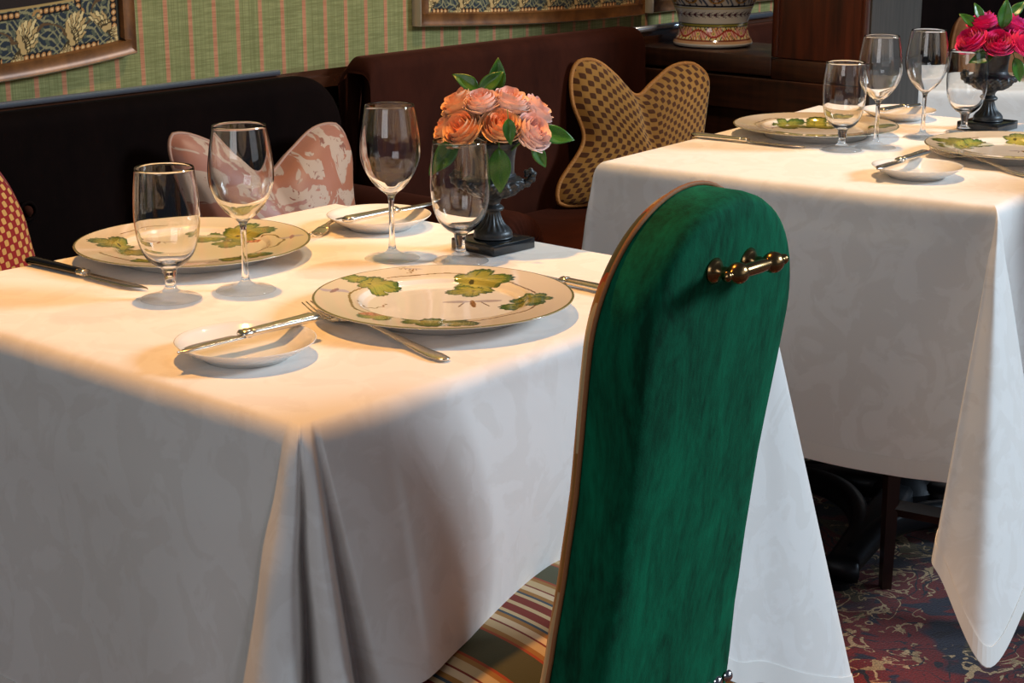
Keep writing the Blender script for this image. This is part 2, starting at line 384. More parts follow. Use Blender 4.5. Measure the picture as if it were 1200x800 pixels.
# ------------------------------------------------------------------ tapestries in gilt frames
def tapestry_paint(X, Z, w):
    """X,Z arrays (m) from the lower left inside corner; navy ground, lattice, acanthus plumes, beads"""
    C = np.empty(X.shape+(3,)); C[:] = lin((44, 50, 56))
    def put(m, c): C[m] = lin(c)
    lat = (np.abs(((X+Z*1.2)/.018+.35*np.sin(X*150)) % 1-.5) < .15) | (np.abs(((X-Z*1.3)/.024+.3*np.sin(Z*190)) % 1-.5) < .08)
    put(lat, (138, 128, 92))
    put((np.sin(X*330+Z*120) > .45) & (np.sin(Z*260) > .1), (84, 86, 70))
    put(np.abs(np.sin(X*60+np.sin(Z*90)*1.2)*.012+.05-Z) < .0022, (96, 70, 44))
    per = .098
    for i in range(-1, int(w/per)+2):
        x0 = i*per+.012
        for k in range(9):
            L = .080-.005*abs(k-3); ang = math.radians(24+k*9.5); cx, cz = x0+.004*k, .006
            dx, dz = math.cos(ang), math.sin(ang); u = (X-cx)*dx+(Z-cz)*dz; v = -(X-cx)*dz+(Z-cz)*dx-.10*u*np.sin(u/L*2.5)
            wd_ = .0075*np.sqrt(np.clip(1-((u-L/2)/(L/2))**2, 0, 1))*(1+.25*np.sin(u*500))
            put((np.abs(v) < wd_) & (u > 0) & (u < L), (70, 56, 34)); put((np.abs(v) < wd_*.72) & (u > 0) & (u < L), ((214, 184, 128) if k % 2 else (184, 150, 98)))
        q = np.hypot(X-x0-.062, Z-.078); th = np.arctan2(Z-.078, X-x0-.062)
        put((np.abs(q-.006-.0014*th) < .0024), (170, 124, 72)); put(q < .003, (206, 170, 110))
    for zc in (.011, .084):
        bb = np.hypot((X/.0115 % 1-.5)*.0115, Z-zc)
        gate = (np.sin(X/per*2*PI+(1.0 if zc > .05 else 3.6)) > -.25)
        put((np.abs(Z-zc) < .0065) & gate, (28, 22, 20)); put((bb < .0046) & gate, (176, 122, 72)); put((bb < .0022) & gate, (214, 172, 120))
    put(Z < .004, (58, 54, 44)); put(Z > .0925, (168, 136, 84))
    put(Z > .0965, (44, 34, 30))
    put(Z > .12, (40, 52, 66)); put((Z > .12) & (np.sin(X*90+np.sin(Z*150)*2) > .55), (62, 72, 80)); put((Z > .12) & (np.sin(X*53+Z*60) > .9), (92, 78, 60))
    return C
PT = painted('woven_tapestry', .85, sheen=.1, spec=.1); PT.bump(PT.noise(700, detail=1), .4, .001); PT = PT.m
t = NT('gilt_frame_wood'); g = t.noise(1, t.coord('Object', (20, 20, 20)), 4, .6); t.set(base=t.mix(t.step(g, .35, .65), lin((92, 54, 24)), lin((136, 86, 42))), rough=.38, metal=.25); GILT = t.m
t = NT('gilt_frame_edge'); t.set(base=lin((206, 190, 168)), rough=.3, metal=.4); GILTE = t.m
def bowed(f, x): return f[0]+f[1]*x+f[2]*x*x
def frame(label, x0, x1, zb, inner=True, ztop=1.75, y=2.50):
    """zb(s): lower outline height; frame of four mitred mouldings plus woven panel"""
    o = thing('framed_tapestry', label, 'tapestry', ((x0+x1)/2, 2.55, 1.3)); cx, cz = (x0+x1)/2, 1.3
    fw = .030; n = 90; w = x1-x0
    def loc(p): return (p[0]-cx, p[1]-2.55, p[2]-cz)
    # panel as a fine painted grid
    nx, nz = int((w-2*fw)/.0014), 118; zz = np.concatenate([np.linspace(0, .135, 100), np.linspace(.14, ztop-zb(.5)-.03-fw, 18)])
    xx = np.linspace(x0+fw*.7, x1-fw*.7, nx); X, Z = np.meshgrid(xx, zz)
    B = np.array([zb((q-x0)/w) for q in xx])+fw*.7
    side = np.minimum(X-x0-fw, x1-fw-X)
    C = tapestry_paint(X-x0, Z, w)
    C2 = tapestry_paint(Z+.2, np.clip(side, 0, .0964), 2.0); sm = (side < .0964) & (side < Z+.004); C[sm] = C2[sm]
    V = [loc((X[i, j], 2.534, B[j]+Z[i, j])) for i in range(len(zz)) for j in range(nx)]
    mesh('woven_panel', V, grid_faces(len(zz), nx), PT, o, col=C.reshape(-1, 3))
    # moulding profile: distance across (0 = outside), depth toward the room
    pr = [(0, .0), (0, .022), (.0025, .025), (.005, .0235), (.012, .0215), (.022, .0225), (.0265, .0235), (.0285, .018), (.030, .012)]
    def side_strip(P, N, name):
        V = [];
        for (px, pz), (qx, qz) in zip(P, N):
            for d, e in pr: V.append(loc((px+qx*d, 2.549-e, pz+qz*d)))
        ob = mesh(name, V, grid_faces(len(P), len(pr)), GILT, o, angle=50); ob.data.materials.append(GILTE)
        for i, pl in enumerate(ob.data.polygons):
            if i % (len(pr)-1) in (0, 1): pl.material_index = 1
    s = np.linspace(0, 1, n)
    side_strip([(x0+w*q, zb(q)) for q in s], [(1 if i == 0 else (-1 if i == n-1 else 0), 1) for i in range(n)], 'lower_moulding')
    side_strip([(x0, zb(0)), (x0, ztop)], [(1, 1), (1, -1)], 'side_moulding')
    side_strip([(x1, zb(1)), (x1, ztop)], [(-1, 1), (-1, -1)], 'side_moulding')
    side_strip([(x0, ztop), (x1, ztop)], [(1, -1), (-1, -1)], 'upper_moulding')
    return o
frame('gilt-framed acanthus tapestry with a navy centre, cut off at the left edge', .93, 1.885, lambda s: .900+.030*abs(2*s-1)**2.2)
frame('long gilt-framed acanthus tapestry above the chocolate velvet banquette', 2.612, 3.40, lambda s: .926-.026*math.sin(min(1, s*1.15)*PI/2))
frame('dim framed tapestry partly hidden behind the painted vase', 3.43, 4.15, lambda s: .902)

# ------------------------------------------------------------------ tablecloths
def cloth(name, cols, zt, center, inset, label, bulge=None, group=None, n=10, hem=.030):
    """cols: (edge point xy, hem point xyz) round the table. The cloth is flat on top, rolls over the edge and hangs to the hem."""
    e_ = np.array([c[0] for c in cols], float); E = np.concatenate([e_[i]+(e_[(i+1) % len(e_)]-e_[i])*(np.arange(n)/n)[:, None] for i in range(len(e_))]); H = cr([c[1] for c in cols], n, True); N = len(E); cx, cy = center
    rows = []; T = [0, .06, .12, .2, .3, .4, .5, .6, .7, .8, .88, .94, 1.0]
    for s in (0.0, .3, .6, .8, .9): rows.append(np.array([[cx+(e[0]-cx)*s, cy+(e[1]-cy)*s, zt] for e in E]))
    P0 = []; P1 = []; P2 = []
    for e, h in zip(E, H):
        d = Vector((cx-e[0], cy-e[1])).normalized(); L = math.dist((e[0], e[1], zt), h); r = min(.030, inset*1.3)/L
        P0.append((e[0]+d.x*inset, e[1]+d.y*inset, zt)); P1.append((e[0], e[1], zt)); P2.append(tuple(np.array([e[0], e[1], zt])*(1-r)+np.array(h)*r))
    P0, P1, P2 = map(np.array, (P0, P1, P2))
    for k in range(7):
        q = k/6; rows.append(P0*(1-q)**2+P1*2*q*(1-q)+P2*q*q)
    for q in T[1:]: rows.append(P2*(1-q)+H*q)
    G = np.array(rows)
    if bulge is not None:
        for i in range(12, len(rows)):
            q = T[i-11]
            for j in range(N): G[i, j, :2] += np.array(bulge(E[j], H[j], q))
    V = G.reshape(-1, 3); F = grid_faces(len(rows), N, True, flip=True)
    ob = mesh(name, V, F, LINEN); tag(ob, label, 'tablecloth', group)
    bm = bmesh.new(); bm.from_mesh(ob.data); bmesh.ops.remove_doubles(bm, verts=[v for v in bm.verts if v.co.z > zt-.0005], dist=.0004)
    bm.to_mesh(ob.data); bm.free()
    sm = ob.modifiers.new('soft', 'SUBSURF'); sm.levels = 1; sm.render_levels = 1
    # stitched hem band
    a = []; dn = G[-1]-G[-2]; dn /= np.linalg.norm(dn, axis=1)[:, None]
    tg = np.roll(G[-1], -1, 0)-np.roll(G[-1], 1, 0); nn = np.cross(tg, dn); nn /= np.maximum(np.linalg.norm(nn, axis=1), 1e-6)[:, None]
    c2 = np.array([cx, cy, 0]); sg = np.sign(((G[-1]-c2)*nn)[:, :2].sum(1)); 
    if np.median(sg) < 0: nn = -nn
    hb = [G[-1]-dn*hem+nn*.0003, G[-1]-dn*hem+nn*.0014, G[-1]+nn*.0014, G[-1]+dn*.001, G[-1]-nn*.0014, G[-1]-dn*hem-nn*.0014, G[-1]-dn*hem-nn*.0003]
    F = [f for f in grid_faces(7, N, True) if not (.44 < H[f[0] % N][2] < .55 or .44 < H[f[1] % N][2] < .55)]
    mesh('hem', np.array(hb).reshape(-1, 3), F, HEM, ob, smooth=False)
    return ob
A, B, C_, D = (1.01, 1.14), (1.80, 1.14), (1.80, 1.93), (1.01, 1.93)
def off(p, o, k, z): return (p[0]+o[0]*k, p[1]+o[1]*k, z)
cols = [((1.01, 1.80), (.985, 1.80, .30)), ((1.01, 1.55), (.992, 1.55, .30)), ((1.01, 1.32), (.975, 1.32, .30))]
for (ox, oy), z in [((-.020, .07), .29), ((-.06, .012), .24), ((-.078, -.020), .20), ((-.066, -.040), .19), ((-.046, -.036), .20), ((.012, .016), .24),
                    ((-.012, -.028), .23), ((-.021, -.058), .22), ((-.008, -.062), .23), ((.044, -.006), .27), ((.050, -.018), .38), ((.052, -.042), .462)]:
    k = (.75-z)/.25; p = (1.01+.004*(len(cols)-8)*(len(cols) > 8), 1.14+.004*(8-len(cols))*(len(cols) < 8)); cols.append((p, off((1.01, 1.14), (ox, oy), k, z)))
for x in (1.12, 1.18, 1.26, 1.34, 1.42, 1.50, 1.55):
    cols.append(((x, 1.14), (x, 1.094+.32*(x-1.127)-.006, .470-max(0, x-1.36)*.14)))
cols += [((1.62, 1.14), (1.63, 1.10, .30)), ((1.70, 1.14), (1.70, 1.095, .24))]
for (ox, oy), z in [((-.03, -.05), .21), ((.08, -.055), .16), ((.18, -.045), .115), ((.240, -.028), .09), ((.245, -.012), .09), ((.16, .01), .14), ((.05, .04), .22)]:
    cols.append((B, off(B, (ox, oy), (.75-z)/.65, z)))
cols += [((1.80, 1.30), (1.83, 1.30, .30)), ((1.80, 1.75), (1.82, 1.75, .30))]
for (ox, oy), z in [((.03, -.03), .26), ((.1, .02), .2), ((.13, .13), .12), ((.02, .1), .2), ((-.03, .03), .26)]: cols.append((C_, off(C_, (ox, oy*.4), .7, z)))
cols += [((1.6, 1.93), (1.6, 1.945, .3)), ((1.2, 1.93), (1.2, 1.945, .3))]
for (ox, oy), z in [((.03, .02), .26), ((-.02, .1), .2), ((-.1, .1), .12), ((-.1, .02), .2), ((-.02, -.03), .26)]: cols.append((D, off(D, (ox, oy*.4), .7, z)))
def bul1(e, h, q):
    w_ = math.sin(PI*q)
    if abs(e[1]-1.14) < .01 and 1.12 < e[0] < 1.6: return (0, -.016*w_*math.sin((e[0]-1.10)*7))
    if abs(e[0]-1.01) < .01: return (-.008*w_*math.sin(e[1]*11)-(.004 if .15 < q < .25 else 0), 0)
    return (0, 0)
cloth('tablecloth', cols, .75, (1.405, 1.535), .024, 'white damask tablecloth on the near table, corner folds hanging at the front', bul1)
R6 = math.radians(6); T2O = (2.43, 1.125)
def L2(x, y): return (T2O[0]+x*math.cos(R6)-y*math.sin(R6), T2O[1]+x*math.sin(R6)+y*math.cos(R6))
W2, D2 = .905, .73
a_ = L2(0, 0); b_ = L2(0, D2)
cols = []
for (ox, oy), z in [((.02, .03), .25), ((-.05, .055), .2), ((-.065, .03), .2), ((-.03, -.02), .26)]: cols.append((b_, (b_[0]+ox, b_[1]+oy, z)))
for y in (.60, .42, .24, .12):
    p = L2(0, y); q = L2(-.028-.012*math.sin(y*9), y); cols.append((p, (q[0], q[1], .297 if y > .2 else .30)))
for (ox, oy), z in [((.0, .035), .29), ((-.05, .015), .27), ((-.258, -.040), .25), ((-.272, -.075), .22), ((-.244, -.150), .115), ((-.10, -.145), .15), ((.03, -.115), .19), ((.19, -.06), .25), ((.225, -.03), .28), ((.12, .01), .32)]:
    cols.append((a_, off(a_, (ox, oy), (.75-z)/.65, z)))
for x in (.16, .26, .36, .46, .56):
    p = L2(x, 0); q = L2(x, -.045+.32*(x-.10)); cols.append((p, (q[0], q[1], .468)))
for x in (.66, .80): p = L2(x, 0); q = L2(x, -.03); cols.append((p, (q[0], q[1], .30)))
c_ = L2(W2, 0); d_ = L2(W2, D2)
for (ox, oy), z in [((-.03, -.04), .24), ((.08, -.08), .16), ((.04, .03), .25)]: cols.append((c_, (c_[0]+ox, c_[1]+oy, z)))
for y in (.2, .55): p = L2(W2, y); q = L2(W2+.02, y); cols.append((p, (q[0], q[1], .30)))
for (ox, oy), z in [((.015, -.02), .24), ((.01, -.02), .2), ((-.03, -.005), .25)]: cols.append((d_, (d_[0]+ox, d_[1]+oy, z)))
for x in (.75, .2): p = L2(x, D2); q = L2(x, D2+.015); cols.append((p, (q[0], q[1], .30)))
def bul2(e, h, q): return ((-.004, 0) if .1 < q < .15 and e[0] < 2.45 else (0, 0))
cen2 = L2(W2/2, D2/2)
cloth('tablecloth', cols, .75, cen2, .024, 'white tablecloth on the far table behind the green chair, long pointed front corner', bul2)
# end table, turned to face the room
R3 = math.radians(-49); fx, fy = .755, .656
def L3(r, f): return (.755*f+.656*r, .656*f-.755*r)
r0, r1, f0, f1 = .925, 1.75, 3.95, 4.33
cs = [(r0, f1), (r0, f0), (r1, f0), (r1, f1)]; cols = []
for i in range(4):
    p = cs[i]; q = cs[(i+1) % 4]; mx, my = (r0+r1)/2, (f0+f1)/2
    cols.append((L3(*p), (*L3(p[0]+(.05 if p[0] > mx else -.05), p[1]+(.03 if p[1] > my else -.05)), .22)))
    for s in (.06, .3, .7, .94):
        e = (p[0]*(1-s)+q[0]*s, p[1]*(1-s)+q[1]*s); nx_, ny_ = (e[0]-mx)*.03, (e[1]-my)*.05
        cols.append((L3(*e), (*L3(e[0]+nx_, e[1]+ny_), .32)))
cen3 = L3((r0+r1)/2, (f0+f1)/2)
cloth('tablecloth', cols, .75, cen3, .02, 'white tablecloth on the end table behind the wooden post, far right')

# ------------------------------------------------------------------ tables under the cloths
def table(label, cen, rz, w, d, off_=(0, 0)):
    o = thing('dining_table', label, 'table', (cen[0], cen[1], 0), rz)
    box('tabletop', (-w/2+.035, w/2-.035, -d/2+.035, d/2-.035, .705, .740), WOODD, o, .004, 2)
    ox, oy = off_
    V, F = lathe([(.0, .70), (.11, .70), (.11, .706), (.036, .69), (.030, .69), (.030, .10), (.05, .085), (.065, .07), (.065, .045), (0, .045)], 32); V = [(x+ox, y+oy, z) for x, y, z in V]; mesh('pedestal', V, F, IRON, o, angle=40)
    for k in range(4):
        q = math.radians(185+90*k); L = .40; q2 = q+PI/2
        c1, c2 = (ox+math.cos(q)*L*.86, oy+math.sin(q)*L*.86), (ox+math.cos(q2)*L*.86, oy+math.sin(q2)*L*.86)
        P = [((1-s)**2*c1[0]+2*s*(1-s)*(ox+.02*math.cos(q))+s*s*c2[0], (1-s)**2*c1[1]+2*s*(1-s)*(oy+.02*math.sin(q))+s*s*c2[1], .038+.02*math.sin(PI*s)) for s in np.linspace(0, 1, 22)]
        mesh('base_rib', *sweep(P, [(.020, .020+.006*math.sin(PI*s)) for s in np.linspace(0, 1, 22)], 12, power=.7), IRON, o)
        path = [(ox+math.cos(q)*s, oy+math.sin(q)*s, .062-.030*(s/L)**1.6+.0) for s in np.linspace(.04, L, 10)]
        V, F = sweep(path, [(.030+.012*math.sin(PI*s)*(1-s)+.012*(s > .9), .026-.008*s) for s in np.linspace(0, 1, 10)], 12, power=.6)
        mesh('base_arm', V, F, IRON, o)
        V, F = lathe([(0, .016), (.022, .014), (.022, .002), (0, 0)], 16); V = [(x+ox+math.cos(q)*(L-.01), y+oy+math.sin(q)*(L-.01), z) for x, y, z in V]
        mesh('foot_glide', V, F, IRON, o, angle=40)
    return o
table('dining table hidden beneath the near white tablecloth', (1.405, 1.535), 0, .79, .79)
table('pedestal table with black iron base showing under the far cloth', cen2, R6, W2, D2, (.07, -.045))
table('end table hidden beneath the cloth behind the wooden post', cen3, R3, r1-r0, f1-f0)

# ------------------------------------------------------------------ chairs
def back_half(z):
    """half width of the spoon back against height"""
    zc, rx, rz_ = .834, .124, .134
    if z >= zc: return rx*math.sqrt(max(0, 1-((z-zc)/rz_)**2))
    p = [(.36, .130), (.44, .126), (.52, .121), (.60, .117), (.68, .1155), (.75, .119), (.79, .1225), (.834, .124)]
    for (z0, h0), (z1, h1) in zip(p, p[1:]):
        if z <= z1:
            s = (z-z0)/(z1-z0); s = s*s*(3-2*s); return h0+(h1-h0)*s
    return rx
def back_loop(inset=0.0, n=34):
    zt = .979-inset; pts = []
    zs = list(np.linspace(.36, .80, 16))
    right = [(max(back_half(z)-inset, .002), z) for z in zs]
    arc = [((.124-inset)*math.cos(q), .834+(.134-inset)*math.sin(q)) for q in np.linspace(0, PI, n)]
    left = [(-x, z) for x, z in right[::-1]]
    return right+arc+left
def slant(z): return -(z-.45)*.14
def make_chair():
    o = thing('upholstered_chair', '', 'chair')
    # velvet rear cushion: loops from the front seam round to the rear face
    layers = [(.0, .058), (.0, .040), (.0, .022), (.0015, .012), (.005, .005), (.011, .001), (.02, -.001), (.04, -.003), (.065, -.004), (.09, -.0045), (.112, -.005)]
    rows = []
    for ins, d in layers: rows.append([(x+.004*(z < .5)*(.5-z)/.1, d+slant(z), z) for x, z in back_loop(ins)])
    V = [p for r in rows for p in r]; nc = len(rows[0]); F = grid_faces(len(rows), nc, False)
    last = (len(rows)-1)*nc; m = nc//2
    for i in range(nc//2): F.append((last+i, last+i+1, last+nc-2-i, last+nc-1-i)) if i+1 < nc-2-i else None
    bk = mesh('backrest', V, F, GREENV, o)
    # the striped inner face of the back
    rows = []
    for ins, d in [(.0, .058), (.0, .066), (.004, .072), (.015, .077), (.05, .080), (.09, .081), (.112, .081)]: rows.append([(x, d+slant(z), z) for x, z in back_loop(ins)])
    V = [p for r in rows for p in r]; F = grid_faces(len(rows), nc, False, flip=True); last = (len(rows)-1)*nc
    for i in range(nc//2): F.append((last+i, last+nc-1-i, last+nc-2-i, last+i+1)) if i+1 < nc-2-i else None
    f_ = mesh('backrest_front', V, F, STRIPE, o); f_['label'] = 'striped inner face of the backrest'
    lp = back_loop(-.002); V, F = sweep([(x, .059+slant(z), z) for x, z in lp], [.0024]*len(lp), 8, (0, 1, 0)); mesh('piping', V, F, PIPE, o)
    # brass pull bar
    zc, yr = .902, slant(.902)-.0055
    hd = None
    y1 = yr-.025; path = np.array([(x, y1, zc+.002) for x in np.linspace(-.027, .027, 15)])
    hd = mesh('pull_bar', *sweep(path, [.0042+.0022*math.cos(q*1.3) for q in np.linspace(-1, 1, 15)], 14), BRASS, o); hd.location = (-.010, 0, 0)
    for s in (-1, 1):
        V, F = lathe([(0, -.012), (.006, -.010), (.0092, -.005), (.0102, 0), (.0092, .005), (.006, .010), (.0035, .0115), (.0035, .0145), (.005, .017), (.0045, .020), (.0, .021)], 20)
        V = [(s*(.029+z), y1+y, zc+.002+x) for x, y, z in V]; mesh('ball_end', V, F, BRASS, hd)
        V, F = lathe([(0, .0), (.0115, .0), (.0125, .003), (.009, .006), (.005, .010), (.0058, .014), (.0045, .018), (.0045, .022), (0, .023)], 20)
        V = [(s*.028+x, yr-z+.003, zc+y) for x, y, z in V]; mesh('mounting_post', V, F, BRASS, hd)
    # seat: domed cushion with stripes over an apron
    hw, d0, d1, zt = .225, .07, .47, .462
    ns = 28; V = []
    for i in range(ns+1):
        for j in range(ns+1):
            s, t_ = -1+2*i/ns, -1+2*j/ns; e = (1-abs(s)**4)*(1-abs(t_)**4); cw = hw-.02*(1-t_)/2
            V.append((s*cw, d0+(d1-d0)*(t_+1)/2, zt-.045+.045*e**.45+.012*(1-s*s)*(1-t_*t_)))
    F = grid_faces(ns+1, ns+1, flip=True)
    rim = [i*(ns+1) for i in range(ns+1)]+[ns*(ns+1)+j for j in range(1, ns+1)]+[i*(ns+1)+ns for i in range(ns-1, -1, -1)]+[j for j in range(ns-1, 0, -1)]
    base = len(V); V += [(V[i][0], V[i][1], zt-.10) for i in rim]; n_ = len(rim)
    F += [(rim[i], base+i, base+(i+1) % n_, rim[(i+1) % n_]) for i in range(n_)]; F.append(tuple(range(base, base+n_)))
    mesh('seat', V, F, STRIPE, o)
    box('seat_rail', (-.205, .205, .085, .455, .315, .365), WOODD, o, .004, 2)
    for s in (-1, 1):
        V, F = join(sweep([(s*.19, .435, z) for z in (0, .15, .3, .36)], [.0125, .0155, .018, .018], 4, (0, 1, 0), .5)); mesh('front_leg', V, F, WOODD, o, smooth=False)
        V, F = sweep([(s*.155, .075-.045*(1-z/.36)**1.6, z) for z in (0, .1, .2, .3, .36)], [.0125, .0145, .016, .018, .018], 4, (0, 1, 0), .5); mesh('rear_leg', V, F, WOODD, o, smooth=False)
        V, F = sweep([(s*.187, .43, .155), (s*.158, .06, .155)], [(.008, .016)]*2, 4, power=.5); mesh('side_stretcher', V, F, WOODD, o, smooth=False)
    V, F = sweep([(-.172, .25, .155), (.172, .25, .155)], [(.008, .014)]*2, 4, power=.5); mesh('cross_stretcher', V, F, WOODD, o, smooth=False)
    # chrome nail heads along the foot of the back
    for k in range(13):
        x = -.114+.019*k; V, F = lathe([(0, .005), (.004, .004), (.0065, .0015), (.007, 0)], 12)
        V = [(x+p, slant(.415)-.004-r, .417+q) for p, q, r in V]; mesh('nail_head', V, F, CHROME, o)
    return o
ch = make_chair(); ch.location = (1.299, .920, 0)
ch['label'] = 'green velvet spoon-back chair with brass pull bar, striped seat at the near table'
p = L2(.37, -.22); dup(ch, (p[0], p[1], 0), R6, 'striped-seat chair whose dark leg shows beneath the far table')

# ------------------------------------------------------------------ cushions
def cushion(name, edges, T, mat, pmat, label, y0, lean, notch=None, z0=.52, pr=.0045, yaw=0., x0=0., vs=.6, rnd=.38):
    """edges: bottom, right, top, left polylines in (x, z); bottom L->R, top L->R, left bottom->top, right bottom->top"""
    n = 44
    def samp(P):
        Q = cr(P, 30); d = np.r_[0, np.cumsum(np.linalg.norm(np.diff(Q, axis=0), axis=1))]; s = np.linspace(0, d[-1], n+1)
        return np.c_[np.interp(s, d, Q[:, 0]), np.interp(s, d, Q[:, 1])]
    Bo, Ri, To, Le = [samp(e) for e in edges]
    def at(P, s): 
        k = s*n; i = min(int(k), n-1); f = k-i; return P[i]*(1-f)+P[i+1]*f
    V = []; UV = []
    for side in (-1, 1):
        for j in range(n+1):
            for i in range(n+1):
                a_, b_ = 2*i/n-1, 2*j/n-1; a, b = 1-a_*a_, 1-b_*b_
                s, t_ = .5+.5*a_*math.sqrt(1-rnd*b_**6/2), .5+.5*b_*math.sqrt(1-rnd*a_**6/2)
                bo, to, le, ri = at(Bo, s), at(To, s), at(Le, t_), at(Ri, t_)
                p = (1-t_)*bo+t_*to+(1-s)*le+s*ri-((1-s)*(1-t_)*Bo[0]+s*(1-t_)*Bo[n]+(1-s)*t_*To[0]+s*t_*To[n])
                th = T*(max(a, 0)*max(b, 0))**.42
                if notch: th *= 1-.55*math.exp(-((s-notch)/.045)**2)*max(0, (t_-.45)/.55)**.8
                V.append((p[0], y0+(p[1]-z0)*lean-yaw*(p[0]-x0)+side*th*(1 if side < 0 else .6), p[1])); UV.append((s, t_*vs))
    m = (n+1)**2; F = grid_faces(n+1, n+1)+grid_faces(n+1, n+1, off=m, flip=True)
    c0 = np.mean(np.array(V), 0); c0[2] = z0
    V = [(v[0]-c0[0], v[1]-c0[1], v[2]-c0[2]) for v in V]
    o = thing(name, label, 'cushion', tuple(c0))
    mesh('cover', V, F, mat, o, uv=UV)
    loop = [V[i] for i in range(n)]+[V[j*(n+1)+n] for j in range(n)]+[V[n*(n+1)+i] for i in range(n, 0, -1)]+[V[j*(n+1)] for j in range(n, 0, -1)]
    mesh('piping', *sweep(loop, [pr]*len(loop), 8, (0, 1, 0), closed=True), pmat, o)
    return o
# gold checked cushion
cushion('checked_cushion', [
    [(2.828, .520), (2.90, .535), (2.98, .535), (3.05, .532), (3.10, .520)],
    [(3.10, .520), (3.112, .60), (3.126, .671), (3.150, .744), (3.168, .800), (3.156, .848)],
    [(2.940, .860), (2.976, .842), (3.002, .807), (3.030, .762), (3.066, .789), (3.108, .824), (3.156, .848)],
    [(2.828, .520), (2.857, .581), (2.919, .669), (2.917, .751), (2.926, .823), (2.940, .860)]],
    .050, CHECKY, PIPEG, 'gold and brown checked velvet cushion with a pinched top', 2.2515, .35, .44, pr=.005, yaw=.8, x0=2.95, vs=.85)
cushion('damask_cushion', [
    [(1.80, .545), (1.88, .555), (1.97, .556), (2.07, .555), (2.15, .545)],
    [(2.15, .545), (2.158, .62), (2.168, .68), (2.190, .74), (2.200, .806)],
    [(1.782, .836), (1.84, .812), (1.905, .776), (1.975, .722), (2.050, .756), (2.12, .790), (2.200, .806)],
    [(1.80, .545), (1.825, .63), (1.812, .70), (1.790, .76), (1.782, .836)]],
    .065, DAMASK, PIPEP, 'pink silk damask cushion with a pinched top', 2.235, .34, .47, pr=.0034)
cushion('checked_cushion', [
    [(1.12, .545), (1.2, .556), (1.30, .556), (1.38, .556), (1.46, .545)],
    [(1.46, .545), (1.472, .62), (1.472, .69), (1.470, .745), (1.448, .805), (1.405, .852)],
    [(1.13, .842), (1.20, .83), (1.27, .80), (1.33, .83), (1.405, .852)],
    [(1.12, .545), (1.15, .62), (1.15, .69), (1.14, .76), (1.13, .842)]],
    .065, CHECKR, simple('red_piping', (120, 22, 18), .7), 'red and cream checked cushion cut off at the left edge', 2.225, .34, .5, vs=.85)
cushion('velvet_cushion', [
    [(4.42, .545), (4.55, .56), (4.7, .56), (4.82, .545)], [(4.82, .545), (4.83, .65), (4.84, .75), (4.82, .82)],
    [(4.50, .815), (4.56, .835), (4.66, .80), (4.74, .81), (4.82, .82)], [(4.42, .545), (4.44, .65), (4.45, .74), (4.50, .815)]],
    .07, TANV, TANV, 'tan brown velvet cushion left of the pink roses', 2.17, .30)

